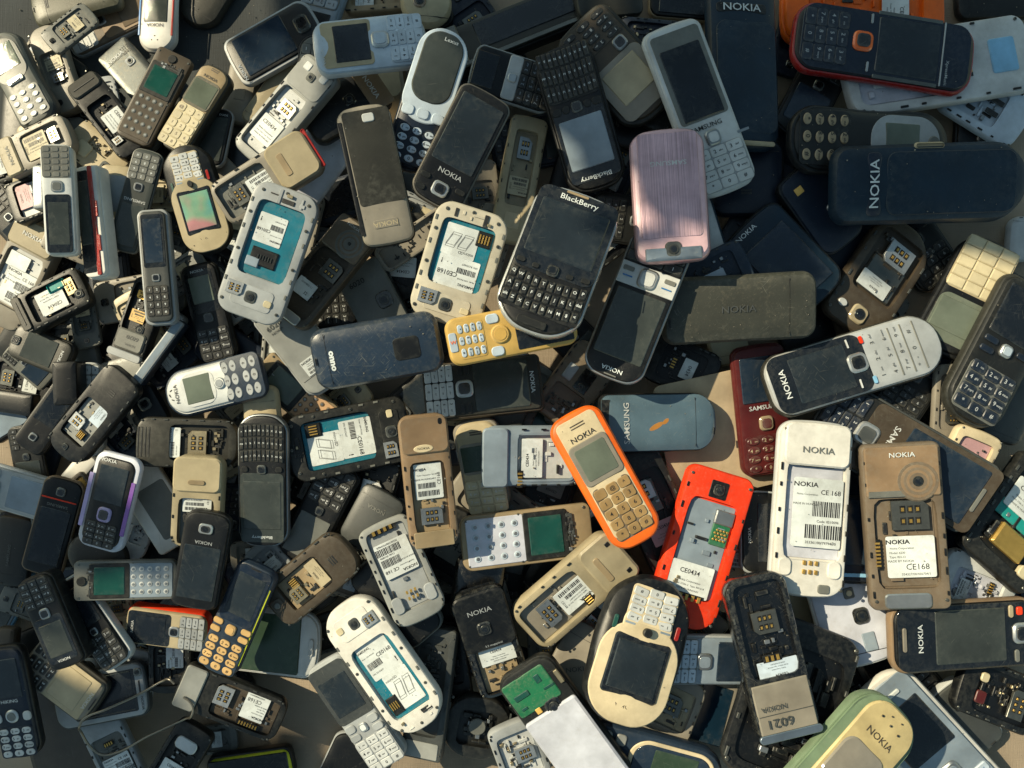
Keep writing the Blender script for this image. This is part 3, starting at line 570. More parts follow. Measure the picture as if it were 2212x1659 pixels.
add(6,'bar_phone','white and navy phone with cloverleaf silver keys and square display',(458,832,228,104,256,38),F,c='marine',face='lsilver',rimw=.05,e=.16,dome=.06,sh=dict(rt=.4,rb=.25,bt=.08,bb=.04),bez=(0,14,70,34,'lsilver',.3),scr=(0,14,56,27),sc='lcd',brand=('NOKIA',0,36,15,K(c='black')),nav=(0,-8,K(w=24,ring='lsilver',mid='silver',shape='e')),kp=None,extra=lambda P:(P.put('key_field',0,-32,96,36,'marine',.2,.02),P.keys(0,-20,84,16,'silver',3,2,'e',.12,'black',plate='marine',legs=list('123456'),sub=False),P.keys(0,-39,84,16,'silver',3,2,'e',.12,'black',plate='marine',legs=['7','8','9','*','0','#']),P.many('speaker_slots',[(0,43,8,2.4,.01,20,'e'),(-10,41,7,2.4,.01,60,'e'),(10,41,7,2.4,.01,-60,'e')],ink('black'))))
add(5,'opened_phone','black ribbed opened phone with CE0168 sticker lying level beside a cream one',(403,957,215,108,272,38),O,c='soot',sh=CAND,pocket=(0,-12,74,58),lab=(0,16,60,36,K(kind='sam')),sim=(0,-10,K(w=50,h=36,c='sand')),rib=12,extra=lambda P:P.slots(0,42,60,4,7,'black'))
add(5,'bar_phone','beige phone end with two air slots sticking out above the grey keyboard phone',(553,930,190,84,-5,36),B,c='sand',e=.2,sh=RND,slots=(-10,42,10,2,6,'black'))
add(5,'opened_phone','beige phone cover with embossed oval logo and white sticker below it',(424,1085,200,106,4,40),O,c='beige',sh=RND,dome=.0,pocket=(0,-22,72,52),fcol='gray',lab=(0,0,58,44,K(kind='mini')),cover=(30,38,'sand',96,.2,.05),extra=lambda P:P.put('badge',0,22+0,34,5,'tan',.5,.075))
add(6,'slider_phone','purple and lilac sided phone with black front and purple ringed key',(232,1085,212,106,14,28),F,c='lilac',face='black',rimw=.09,e=.1,sh=RND,scr=(0,18,62,38),sc='screen',brand=('NOKIA',-18,42,14),nav=(0,-13,K(w=30,ring='lpurple')),kp=(0,-34,66,24,K(c='black',lc='lsilver',gap=.06)),extra=lambda P:(P.many('side_band',[(45.6,-2,9,112,.012,0)],gloss('purple')),P.many('side_band',[(-45.6,-2,9,112,.012,0)],gloss('lpurple'))))
add(5.5,'flip_phone','black phone with thin copper edge, upside down, at the lower left',(112,1138,218,88,196,22),F,c='bronze',face='black',rimw=.03,sh=SOFT,scr=(0,10,74,56),sc='glass',brand=('SAMSUNG',0,-22,13,K(c='gray')),nav=(0,-36,K(w=22,ring='gray')),extra=lambda P:P.put('red_line',0,-28,84,1.2,'red',.5,.02))
add(4,'slider_phone','silver phone with grey screen and white joystick at the left edge',(35,1065,165,96,105,28),F,c='lsilver',face='silver',rimw=.04,sh=SOFT,scr=(0,14,74,50),sc='steel',nav=(0,-32,K(w=32,ring='lsilver',mid='paper')),soft=[(-32,-32,22,12,'lsilver'),(32,-32,22,12,'lsilver')])
add(5,'bar_phone','plain dark phone back with faint vertical lettering at the left edge',(20,1192,152,88,8,24),B,c='char',e=.08,sh=SOFT,brand=('SAMSUNG',0,-5,14,K(c='dgray',rot=90)))
add(2,'touchscreen_phone','touchscreen phone with pale blue rim under the dark back at lower left',(4,1290,150,92,28,22),F,c='skyb',face='steel',sh=RND,scr=(0,-2,82,74),sc='dusty',brand=('LG',0,-44,10))
add(2,'bar_phone','small white phone end beside the purple sided phone',(165,1018,90,44,40,24),B,c='white',sh=RND)
add(2.2,'opened_phone','tiny brass comb shaped phone part near the copper edged phone',(178,1050,60,34,-40,14),O,c='brown',pocket=(0,0,70,70),fcol='gold',scw=False)
add(4,'touchscreen_phone','white phone corner with black square camera window beside beige cover',(336,1092,200,98,-32,24),B,c='white',e=.06,dome=0,sh=BOX,cam=(-22,34,K(d=24)),panel=(10,-8,66,60,'gray'))
add(3,'opened_phone','curved white plastic phone piece below the purple sided phone',(300,1152,125,52,22,20),O,c='lsilver',sh=OVAL,pocket=(0,5,60,50),fcol='lsilver')
add(4,'bar_phone','plain dark grey phone end under the bare grey front board',(205,1205,140,92,108,28),B,c='char',sh=OVAL,e=.14)
add(7,'opened_phone','bare grey blue phone front board with green display and round domes',(271,1254,216,86,270,20),board,c='gray',led='steel',sy=15,sh=30,ky=-24,kh=44,spk=42)
add(6.5,'slider_phone','black slider phone upside down with square silver ringed key',(433,1212,218,100,191,30),F,c='black',face='black',sh=SOFT,e=.06,scr=(0,12,78,54),sc='screen',brand=('NOKIA',0,-19,14,K(c='silver')),nav=(0,-33,K(w=30,h=22,ring='lsilver')))
add(8,'bar_phone','navy phone with gold keys and lime green sides at lower left',(490,1355,268,98,24,32),F,c='marine',face='marine',rimw=.015,e=.12,dome=.03,sh=CAND,bez=(0,22,82,50,'ink',.16),scr=(0,22,66,36),sc='screen',ear=(0,46,26),extra=lambda P:P.many('side_stripe',[(47,0,2,190,-.01,0)],plastic('lime')),nav=(0,-9,K(w=24,ring='goldk',mid='goldk')),soft=[(-35,-6,24,5,'goldk'),(35,-6,24,5,'goldk'),(-35,-13,24,5,'goldk'),(35,-13,24,5,'goldk')],kp=(0,-32,88,28,K(c='goldk',lc='black',plate='marine',shape='r',r=.4,gap=.16,arc=.0)))
add(6,'bar_phone','small phone with red side, black screen and grey keys',(357,1362,178,84,278,44),F,c='red',face='sand',rimw=.02,e=.1,sh=SOFT,bez=(0,20,86,52,'glass',.1),scr=(0,18,66,36),sc='glass',nav=(0,-11,K(w=28,ring='lsilver')),kp=(0,-32,86,30,K(c='silver',lc='black',plate='gray',gap=.05,cols=3,rows=4)),brand=('NOKIA',0,40,12),tilt=(0,.12))
add(6,'bar_phone','silver sided black phone with black grid keys at its lower end',(198,1345,220,82,-35,34),F,c='lsilver',face='black',rimw=.06,e=.1,sh=SOFT,scr=(0,18,72,40),sc='glass',nav=(0,-9,K(w=20,ring='silver')),kp=(0,-30,78,34,K(c='char',lc='silver',gap=.05)))
add(7,'bar_phone','thick black scratched phone with keypad up and screen down at lower left',(106,1345,214,84,158,50),F,c='black',face='black',e=.08,sh=SOFT,bez=(0,18,80,48,'glass'),scr=(0,18,66,34),sc='dusty',brand=('NOKIA',0,40,13),nav=(0,-10,K(w=28,ring='silver')),kp=(0,-32,80,28,K(c='char',lc='lsilver',gap=.08)))
add(6,'bar_phone','black phone with cracked beige screen and crushed silver keys at lower left',(132,1471,190,106,125,32),F,c='soot',face='taupe',rimw=.05,e=.1,sh=SOFT,bez=(0,14,86,54,'sand',.04),scr=(0,12,70,38),sc='sand',brand=('NOKIA',0,38,14,K(c='white')),kp=(0,-28,86,36,K(c='char',lc='paper',gap=.14,plate='taupe')),slots=(0,45,26,1,4,'black'))
add(4,'slider_phone','silver framed slider phone with black screen and stickers on its corner',(215,1504,208,118,79,28),F,c='dgray',face='silver',rimw=.03,e=.05,sh=SOFT,bez=(0,6,76,66,'glass',.04),scr=(0,6,70,60),sc='glass',brand=[('NOKIA',26,44,9,K(c='black'))],slots=(-4,43,22,1,4,'black'),extra=lambda P:(P.cam(-30,43,14,'gray'),P.put('sticker',-34,-40,18,10,'orange',.3,.02),P.put('sticker',-38,-30,12,8,'blue',.4,.02)))
add(4,'opened_phone','dark opened phone with upright CE0168 sticker under the bent wire',(350,1452,125,92,0,28),O,c='char',pocket=(0,0,74,72),lab=(12,14,50,40,K(kind='sam',rot=90)),rib=12)
add(5.5,'opened_phone','dark opened phone with grey speckled cover and 6230 style sticker right half',(497,1520,238,100,294,28),O,c='char',pocket=(0,-14,78,60),fcol='dbrown',lab=(10,-22,52,58,K(kind='ce168',rot=90)),sim=(10,8,K(w=44,h=36)),con=(-30,-22,K(n=7,w=44,h=8,rot=90)),cover=(38,20,'mgray',96,.15,.04))
add(3,'opened_phone','silver opened phone with barcode sticker at the bottom left edge',(240,1622,190,88,155,28),O,c='silver',fcol='gray',pocket=(0,10,80,56),lab=(0,20,66,54,K(kind='3310',rot=180)),con=(0,-8,K(n=4)))
add(4,'opened_phone','dark opened phone with bright bent metal clip at the bottom left',(402,1622,165,86,30,30),O,c='char',pocket=(0,-4,76,70),lab=(0,-14,60,44,K(kind='ce434',rot=0)),extra=lambda P:P.put('metal_clip',0,24,56,16,'lsilver',.4,.03,m=metal('lsilver')),con=(0,42,K(n=3)))
add(6,'bar_phone','dark phone with round silver keys and round centre key at bottom left edge',(22,1520,252,92,-9,32),F,c='black',face='ink',rimw=.05,sh=CAND,e=.12,scr=(0,22,70,34),sc='screen',brand=('HiKING',0,2,15),nav=(0,-11,K(w=32,ring='lsilver',mid='gray',shape='e')),kp=(0,-34,84,26,K(c='lsilver',lc='black',plate='ink',gap=.2,r=.4)),soft=[(-36,-12,20,8,'lsilver'),(36,-12,20,8,'lsilver')])
add(1.5,'tablet','large dark brown glass tablet with thin white edge at bottom left',(150,1600,330,200,-13,18),F,c='lsilver',face='dbrown',rimw=.012,e=.02,sh=BOX,scr=(0,0,88,90),sc='dbrown',cat='tablet')
add(2,'bar_phone','narrow brown black phone at the far left edge above the round key phone',(4,1432,150,44,2,30),B,c='dbrown',e=.2)
add(5,'bar_phone','bright yellow edged black phone cut by the bottom edge',(540,1672,190,92,82,34),F,c='black',face='lime',rimw=.05,scr=(0,0,84,90),sc='black')
# ---- upper middle
add(4,'bar_phone','silver framed black phone with square key, at the top beside grey key rows',(590,88,212,116,241,26),F,c='silver',face='black',rimw=.05,e=.06,sh=SOFT,scr=(0,10,78,56),sc='glassb',brand=('NOKIA',-26,42,13,K(c='steel')),nav=(0,-34,K(w=34,h=28,ring='dgray')))
add(3,'bar_phone','pale blue grey phone with inverted flat keys at the top edge',(692,2,165,98,198,28),F,c='steel',face='steel',sh=RND,scr=(0,30,70,30),kp=(0,-18,86,52,K(c='steel',lc='black',plate='gray',gap=.04)))
add(6,'bar_phone','wide silver phone with black screen left and flat printed keys right, near the top',(799,88,246,126,261,34),F,c='lsilver',face='bluew',rimw=.02,e=.14,dome=.04,sh=CAND,bez=(0,20,84,44,'sand',.08),scr=(0,16,68,31),sc='glass',brand=('NOKIA',-22,42,12,K(c='lsilver')),nav=(0,-9,K(w=30,ring='lsilver',mid='bluew')),kp=(0,-32,84,30,K(c='bluew',plate='bluew',lc='black',gap=.03,th=.008)))
add(2,'opened_phone','tan opened phone with metal shield cut by the top edge',(815,-26,160,102,90,28),O,c='tan',pocket=(0,0,74,74),lab=(20,-18,40,40,K(kind='ce434')),sim=(-16,10,K(w=44,h=30)))
add(2,'speaker_module','round beige dusty speaker disc at the top edge',(922,-6,118,112,0,40),B,c='sand',sh=dict(rt=.49,rb=.49),e=.2,dome=.1,cat='speaker',cam=(-14,-8,K(d=26,ring='bronze',sq=False)))
add(3,'slider_phone','long dark slider phone with silver corner strips across the top centre',(1118,40,320,104,248,40),F,c='char',face='soot',rimw=.03,e=.06,sh=BOX,scr=(8,-6,60,70),sc='glass',extra=lambda P:(P.put('silver_strip',0,45,100,10,'gray',.1,.06,m=metal('gray')),P.put('silver_strip',-44,0,9,84,'gray',.1,.06,m=metal('gray')),P.cam(-26,45,14,'dgray')),brand=('NOKIA',24,45,10,K(c='lsilver')))
add(6.5,'bar_phone','big oval phone with pale silver rim, scratched screen and round pale blue keys',(923,217,312,112,18,40),F,c='ink',face='ink',rimw=.05,e=.2,dome=.08,sh=dict(rt=.44,rb=.44,bt=.05,bb=.06),scr=None,kp=None,extra=lambda P:(P.put('silver_surround',0,17,98,66,'bluew',.47,.03),P.put('display_glass',0,23,80,50,'glass',.42,.05,m=glassm('dusty')),P.text('Lexus',10,43,14,'paper',rot=0,lift=.07),[P.put('call_key',x,-10,24,7,'bluew',.35,.06) for x in (-30,0,30)],P.keys(0,-32,74,26,'bluew',3,4,'e',.24,'black',plate='ink',th=.02)))
add(5,'bar_phone','bronze ended phone back with vertical lettering and black camera side',(745,222,195,106,56,36),B,c='black',e=.1,sh=RND,dome=.0,chin=(36,26,'bronze',98),brand=('NOKIA',0,34,20,K(c='lsilver',lift=.045)),cam=(0,6,K(d=24)))
add(4,'bar_phone','olive gold rounded phone end behind the bronze ended one',(838,200,160,86,-8,34),B,c='taupe',e=.2,sh=OVAL,fm=None,bm=metal('tan'),panel=(0,16,70,44,'sand',.3))
add(7,'bar_phone','long two tone phone back, dark textured panel over olive chin with inverted logo',(812,379,304,118,168,50),B,c='char',face='taupe',e=.12,dome=.03,sh=SOFT,panel=(-4,-13,86,66,'soot',.08),brand=('NOKIA',0,34,17,K(c='sand')),extra=lambda P:(P.put('logo_frame',0,34,46,6,'taupe',.3,.012),P.put('camera',-8,-40,22,6,'lsilver',.3,.025),P.put('side_grip',45,0,8,80,'black',.2,.01)))
add(6.6,'slider_phone','scratched black slider phone with brushed edge and silver square key, upper centre',(996,319,272,122,27,34),F,c='taupe',face='black',rimw=.03,e=.05,sh=SOFT,scr=(0,12,80,58),sc='screen',brand=('NOKIA',4,-23,17,K(c='silver')),nav=(0,-37,K(w=30,h=26,ring='lsilver')),soft=[(-34,-32,18,4,'char'),(34,-32,18,4,'char'),(-34,-42,18,4,'char'),(34,-42,18,4,'char')],bm=metal('taupe'))
add(5,'bar_phone','black phone with silver key bar and square black keys, half under the letter keyboard phone',(1110,170,190,104,286,30),F,c='silver',face='black',rimw=.03,sh=SOFT,scr=(0,34,70,26),sc='glass',kp=(0,-26,88,40,K(c='char',lc='steel',gap=.06,plate='black')),extra=lambda P:(P.put('key_bar',0,2,90,16,'lsilver',.2,.03),P.put('joystick',0,2,18,10,'bluew',.3,.06,m=metal('lsilver'))))
add(5,'opened_phone','diagonal opened phone with sunlit sticker and pale camera end, upper left centre',(615,238,262,96,41,38),O,c='mgray',pocket=(-6,-12,70,60),fcol='lsilver',lab=(-6,-22,56,60,K(kind='ce434',rot=0)),sim=(0,2,K(w=40,h=34)),cover=(33,28,'mgray',92,.2,.02),cam=(0,34,K(d=20,ring='gray')),extra=lambda P:(P.put('speaker',26,40,18,8,'lsilver',.3,.05),P.put('flash',-22,40,18,7,'lsilver',.2,.04)))
add(4,'flip_phone','open black flip phone with worn grey keypad behind the sunlit opened one',(676,165,175,76,8,30),F,c='black',face='gray',rimw=.06,sh=OVAL,scr=None,kp=(0,12,80,50,K(c='gray',plate='dgray',gap=.05)))
add(3.5,'bar_phone','beige phone back with small vertical logo, upper left centre',(592,205,165,78,34,32),B,c='beige',e=.18,sh=RND,brand=('NOKIA',0,-8,16,K(c='gray',rot=-90)))
add(3,'bar_phone','beige phone back with small rectangular mark under the silver framed one',(516,196,140,66,8,34),B,c='taupe',e=.16,sh=RND,panel=(4,-6,36,16,'taupe',.1))
add(5.5,'opened_phone','beige covered opened phone with red end rim and barcode sticker',(575,383,244,104,58,40),O,c='taupe',e=.1,sh=RND,pocket=(0,-22,74,50),fcol='gray',lab=(4,-6,60,42,K(kind='mini',rot=-90)),sim=(0,-28,K(w=42,h=30,c='gray')),cover=(28,40,'beige',97,.2,.06),extra=lambda P:(P.put('red_rim',0,49,86,3,'dred',.4,-.02),P.put('logo_slot',0,20,50,6,'tan',.3,.075)))
add(4,'touchscreen_phone','smooth lilac white phone lying face down under the red rimmed one',(684,345,235,112,36,24),B,c='lilac',e=.1,sh=RND,fm=None,bm=gloss('lilac'))
add(6.8,'opened_phone','white opened smartphone with teal bay, its camera at the lower end, left centre',(577,548,296,146,200,30),samsung_open,c='silver',inv=1)
add(5.6,'opened_phone','brown grey opened camera phone with ring patterned cover and silver card holder',(698,585,268,104,37,32),O,c='dbrown',pocket=(0,-12,78,60),lab=(-10,-20,46,36,K(kind='num',rot=0)),sim=(14,4,K(w=42,h=40,c='gray')),rib=8,cover=(33,30,'brown',92,.1,.04),extra=lambda P:([P.put('ring_mark',10,30,30+q*9,(30+q*9)*P.W/P.L,'brown' if q%2 else 'gray',.5,.052-q*.002,shape='e') for q in (4,3,2,1,0)],P.cam(10,30,22,'dgray',sq=False),P.text('NOKIA',-6,43,12,'lsilver',lift=.06),P.put('metal_clip',0,-45,60,8,'lsilver',.3,.05,m=metal('lsilver'))))
add(4,'opened_phone','black oval opened phone with CE0434 sticker beside the white teal one',(878,555,198,100,205,30),O,c='char',sh=OVAL,pocket=(0,0,70,60),lab=(0,12,60,44,K(kind='ce434',rot=20)),con=(0,-18,K(n=4)),rib=8)
add(5,'slider_phone','diagonal dark frame of a phone with tan edge above the white teal centre one',(905,510,210,60,56,30),O,c='taupe',pocket=(0,0,80,90),rib=10,ribc='char')
add(6.7,'opened_phone','cracked white smartphone with teal bay and white stickers under the big letter keyboard phone',(990,575,258,162,197,30),samsung_open,c='dirtyw')
add(6.2,'opened_phone','slim dirty white opened phone standing between slider and keyboard phones',(1123,376,290,84,11,36),O,c='sand',e=.1,sh=SOFT,pocket=(0,8,62,60),fcol='beige',sim=(0,24,K(w=36,h=60,c='silver')),lab=(0,-6,52,50,K(kind='mini',rot=180,c='ivory')),rib=6,extra=lambda P:P.put('sticker',0,-34,40,12,'cream',.1,.01))
add(7,'keyboard_phone','black letter keyboard phone upside down with pale grey screen, top centre',(1252,253,322,132,164,34),Q,c='black',face='black',rimw=.03,sh=dict(rt=.3,rb=.34,bt=.08,bb=.1),e=.14,bez=(0,18,84,50,'glass',.1),scr=(0,17,72,34),sc='steel',brand=('BlackBerry',0,41,14,K(c='paper')),nav=(0,-7,K(w=18,ring='dgray')),kb=(0,-30,86,34,'char',.03),soft=[(-34,-7,16,5,'char'),(34,-7,16,5,'char'),(-18,-7,12,5,'char'),(18,-7,12,5,'char')])
add(6,'bar_phone','rounded brown black phone with beige cracked screen and white edged keys',(1334,142,270,148,138,40),F,c='soot',face='dbrown',rimw=.05,e=.14,sh=dict(rt=.3,rb=.2,bt=.1,bb=.03),bez=(0,18,86,48,'taupe',.14),scr=(0,14,60,30),sc='sand',ear=(0,36,34),kp=(0,-32,80,26,K(c='char',lc='white',plate='dbrown',shape='r',r=.4,gap=.2)),nav=(-24,-12,K(w=20,ring='silver')))
add(6.3,'bar_phone','tall white phone with large black screen and slanted printed keys',(1515,232,384,138,-22,30),F,c='lsilver',face='lsilver',rimw=.02,e=.10,sh=SOFT,bm=plastic('lsilver'),bez=(0,19,82,52,'gray',.08),scr=(0,15,68,42),sc='glass',ear=(0,43,38),brand=('SAMSUNG',-4,-11,14,K(c='black')),nav=(0,-18,K(w=24,ring='silver',mid='lsilver')),kp=(0,-35,84,24,K(c='lsilver',lc='black',plate='silver',gap=.05,th=.012)),extra=lambda P:P.many('side_key',[(51,-20,4,20,.0,90)],metal('silver')))
add(4,'opened_phone','dark blue opened phone shell behind the tall white one',(1400,82,140,92,100,26),O,c='ink',pocket=(0,0,76,70),rib=12)
add(4,'bar_phone','black phone with thin tan edge cut by the top edge, right of centre',(1478,-5,150,90,95,28),F,c='tan',face='black',rimw=.03,scr=(0,0,80,70),sc='glass')
add(3,'flip_phone','plain dark phone cut by the top edge, centre',(1318,-6,150,80,80,30),B,c='soot',e=.1)
add(6,'bar_phone','large navy phone back with raised logo at the top edge, right of centre',(1612,135,380,160,1,44),B,c='navy',e=.16,dome=.06,sh=SOFT,panel=(2,-8,84,66,'navy',.16),brand=('NOKIA',-4,33,20,K(c='paper')),extra=lambda P:(P.put('logo_frame',-4,33,70,6,'black',.3,.008),P.put('cream_strip',8,-47,62,2.6,'sand',.5,.02)))
add(8,'flip_phone','pink brushed metal flip phone with round camera on its hinge, upside down',(1447,416,302,162,177,44),B,c='pink',face='pink',rimw=.02,e=.1,dome=.02,sh=SOFT,bm=metal('pink'),panel=(0,-6,80,78,'pink',.06,mat('pink',.34,.55,.1,.2,brush=1)),brand=('SAMSUNG',0,-22,12.5,K(c='lsilver')),extra=lambda P:(P.put('hinge',0,45,74,9,'steel',.1,.03,m=metal('steel')),P.cam(0,42,22,'dgray')))
add(4,'bar_phone','dark navy rounded phone beneath the large navy back',(1614,380,170,156,2,36),B,c='ink',sh=RND,e=.14,slots=(0,-20,14,2))
add(5,'touchscreen_phone','dark navy touchscreen phone with white corner logo, right of centre',(1695,565,240,152,-44,28),F,c='black',face='navy',rimw=.02,sh=SOFT,scr=(0,-4,74,66),sc='glassb',brand=('NOKIA',-12,42,13,K(c='paper')),e=.06)
add(5,'bar_phone','white phone with navy lower rim sticking out behind the pink one',(1498,515,210,128,-18,30),B,c='navy',face='lsilver',rimw=.04,e=.12,sh=RND)
add(5.2,'opened_phone','blue opened phone with CE0434 strip beneath the olive back',(1540,600,170,112,64,28),O,c='marine',pocket=(0,0,74,70),lab=(20,0,60,50,K(kind='ce434',c='bluew')))
# ---- upper right
add(3,'opened_phone','orange opened phone beneath the red rimmed one at the top right',(1872,20,370,152,90,34),O,c='orange',face='orange',pocket=(0,0,72,70),lab=(10,18,60,40,K(kind='ce434')),rib=10,ribc='orange',fcol='orange')
add(7,'bar_phone','black phone with glowing orange ringed key and red rim at the top right',(1914,98,404,158,98,36),F,c='dred',face='black',rimw=.03,e=.14,dome=.02,sh=dict(rt=.26,rb=.28,bt=.04,bb=.04),bm=gloss('dred'),bez=(0,0,90,92,'ink',.22),scr=(0,12,78,34),sc='screen',brand=('XpressMusic',0+26,34,8,K(c='silver')),nav=(0,-13,K(w=28,ring='orange',mid='char')),kp=(0,-33,74,24,K(c='ink',lc='silver',plate='ink',gap=.03,th=.008)),extra=lambda P:(P.many('mesh_grille',[(-45,12,5,90,.012,0)],metal('gray')),P.many('mesh_grille',[(45,12,5,90,.012,0)],metal('gray')),P.put('silver_line',0,31,90,.8,'silver',.4,.02),P.put('call_key',-34,-9,14,1.2,'silver',.5,.02),P.put('call_key',34,-9,14,1.2,'silver',.5,.02)))
add(5,'opened_phone','large white opened phone with pale blue sticker and gold pins at the right edge',(2030,140,420,172,80,32),O,c='lsilver',pocket=(0,-16,76,56),fcol='lilac',lab=(0,-24,60,34,K(kind='bar',rot=90)),con=(0,14,K(n=4,w=36)),rib=8,extra=lambda P:P.put('sticker',0,34,44,14,'skyb',.1,.02),e=.05)
add(4,'opened_phone','pale blue opened phone shell with two dark slots near the right edge',(2135,225,190,122,-58,26),O,c='bluew',pocket=(0,10,70,56),fcol='bluew',rib=8,extra=lambda P:P.many('battery_slot',[(-10,-8,9,24,.02,0),(12,-8,9,24,.02,0)],ink('black')))
add(2,'bar_phone','black phone back cut by the top right corner',(2155,-8,170,90,88,30),B,c='char',e=.1)
add(5,'bar_phone','black waisted phone with oval bronze keys and silver framed display',(1888,303,376,148,91,42),F,c='black',face='char',rimw=.05,e=.2,dome=.06,sh=dict(rt=.42,rb=.4,bt=.05,bb=.06,waist=.07),bez=(0,20,78,44,'silver',.45),scr=(0,18,54,22),sc='lcd',nav=(26,-4,K(w=20,ring='tan',mid='dgreen',shape='e')),kp=(0,-30,76,30,K(c='tan',lc='black',plate='char',shape='e',gap=.34)),extra=lambda P:P.put('speaker',0,38,24,8,'gray',.5,.03,shape='e'))
add(6,'bar_phone','huge navy phone back with rotated white logo at the right edge',(2020,394,448,176,268,52),B,c='navy',e=.22,dome=.08,sh=dict(rt=.2,rb=.4,bt=.03,bb=.1,taper=-.02),panel=(0,-9,76,66,'navy',.18),brand=('NOKIA',0,30,22,K(c='paper')),extra=lambda P:(P.put('logo_frame',0,30,76,7,'ink',.3,.008),P.put('side_key',45,2,5,14,'sand',.5,-.03)))
add(4,'slider_phone','black phone with silver shield shaped key left of the huge navy back',(1778,447,200,124,-38,28),F,c='black',face='ink',sh=SOFT,e=.06,scr=None,nav=(14,-8,K(w=22,ring='lsilver')),extra=lambda P:P.put('sticker',-20,30,16,8,'gold',.1,.02))
add(5,'opened_phone','brown black opened phone with perforated metal and white sticker, camera lower left',(1905,600,268,152,215,34),O,c='dbrown',sh=dict(rt=.2,rb=.42,bb=.1),pocket=(0,-10,74,58),foil=(-2,0,58,30,'gray'),lab=(4,8,50,24,K(kind='ce434')),sim=(-4,-22,K(w=42,h=34,rot=0)),cam=(0,36,K(d=26,ring='sand')),extra=lambda P:P.put('flash',30,36,14,6,'lsilver',.5,.03,shape='e'))
add(4.5,'bar_phone','black phone with large cream checkered keypad and dark display lower left',(2092,640,276,134,208,38),F,c='black',face='black',rimw=.05,e=.12,sh=N11,bez=(0,22,80,38,'lcd',.2),scr=(0,20,74,26),sc='lcd',kp=(0,-24,84,44,K(c='ivory',plate='sand',gap=.04,cols=3,rows=5,legs=None,th=.025,r=.12)))
add(5,'bar_phone','dark phone with black square keys and white joystick at the right edge',(2168,765,336,156,28,36),F,c='soot',face='char',rimw=.03,sh=dict(rt=.2,rb=.34,bb=.08),e=.14,scr=(0,26,78,34),sc='glass',nav=(0,2,K(w=18,ring='lsilver',mid='bluew')),kp=(0,-28,76,32,K(c='ink',lc='lsilver',plate='gray',gap=.06,arc=-.04)),soft=[(-28,4,22,4,'ink'),(-28,-3,22,4,'ink'),(28,4,22,4,'ink')])
add(8,'bar_phone','big silver phone with black display panel and blue call key, right of centre',(1848,785,398,142,253,34),F,c='soot',face='lsilver',rimw=.025,e=.09,dome=.03,sh=dict(rt=.3,rb=.4,bt=.03,bb=.07),fm=mat('lsilver', .3, .35, .15, .2),bez=(0,20,90,54,'glass',.2),scr=(0,19,70,32),sc='screen',brand=('NOKIA',0,40,17,K(c='paper')),nav=(0,-1,K(w=30,ring='lsilver')),kp=None,extra=lambda P:(P.many('key_groove',[(0,-16-i*7,76,2.2,.014,0) for i in range(1,4)],plastic('gray')),[(P.text(t[0],-29+26*(i%3),-12.5-7*(i//3),12,'dgray',bold=0,lift=.01),P.text(t[1:] or '.',-19+26*(i%3),-12.5-7*(i//3),7,'dgray',bold=0,lift=.01)) for i,t in enumerate(['1oo','2abc','3def','4ghi','5jkl','6mno','7pqr','8tuv','9xyz','* +','0','#'])],P.put('call_key',-32,-7,12,2,'skyb',.4,.03),P.put('end_key',32,-7,12,2,'red',.4,.03),P.put('soft_key',-32,1,14,.8,'lsilver',.4,.03),P.put('soft_key',32,1,14,.8,'lsilver',.4,.03)))
# ---- centre
add(7,'bar_phone','long dusty olive phone back with small engraved logo, lit along its lower half',(1602,668,338,148,87,44),B,c='moss',e=.2,dome=.05,sh=dict(rt=.2,rb=.2,waist=.015),brand=('NOKIA',0,-2,19,K(c='dgray',rot=90)),bm=rubber('olv'))
add(7,'slider_phone','black phone with brushed silver rim, white key band and big scratched screen, inverted',(1374,668,324,138,202,30),F,c='silver',face='black',rimw=.03,e=.07,sh=dict(rt=.26,rb=.2,bt=.05),bm=metal('silver'),scr=(0,12,80,46),sc='dusty',brand=('NOKIA',0,43,13,K(c='paper')),slots=(0,47,20,1,4,'gray',2),extra=lambda P:(P.put('key_band',0,-21,94,15,'lsilver',.03,.012),P.nav(0,-21,32,None,'silver','lsilver'),P.put('soft_key',-32,-19,16,.9,'blue',.3,.03),P.put('soft_key',32,-19,16,.9,'blue',.3,.03),P.put('call_key',-34,-24,18,3,'gray',.3,.03),P.put('call_key',34,-24,18,3,'gray',.3,.03),P.keys(0,-40,90,20,'char',3,3,'r',.05,'paper',plate='black',legs=list('123456789'),sub=False)))
add(8,'keyboard_phone','big black letter keyboard phone with chrome rim at the centre of the heap',(1203,563,338,194,20.5,40),Q,c='silver',face='black',rimw=.025,e=.07,sh=dict(rt=.26,rb=.34,bt=.05,bb=.1),bm=mat('lsilver',.22,.6,.1,.2),bez=(0,18,94,58,'glass',.12),scr=(0,19,80,38),sc='screen',brand=('BlackBerry',0,42,12,K(c='paper')),nav=(0,-8,K(w=13,ring='char')),kb=(0,-26,90,24,'black',-.05),soft=[(-38,-7,10,3,'char'),(-20,-8,8,3,'char'),(20,-8,8,3,'char'),(38,-7,10,3,'char')],extra=lambda P:(P.put('space_key',-2,-44,34,5,'char',.3,.03),P.text('space',-2,-44,5,'paper',lift=.04),P.put('earpiece',-4,46,26,1.6,'tan',.5,.02),P.put('side_key',50,0,1.5,8,'black',.3,.0)))
add(5,'opened_phone','brown dusty opened phone marked 2.0 MP with dark camera panel',(1245,830,190,112,36,28),O,c='brown',e=.08,sh=RND,pocket=(0,-26,70,36),rib=8,extra=lambda P:(P.put('camera_panel',10,8,28,28,'black',.06,.02,m=gloss('black')),P.text('2.0 MP',10,14,9,'paper',rot=90,lift=.03),P.cam(10,0,14,'char'),P.put('antenna_plate',-24,8,20,20,'silver',.1,.03)),ribc='dbrown')
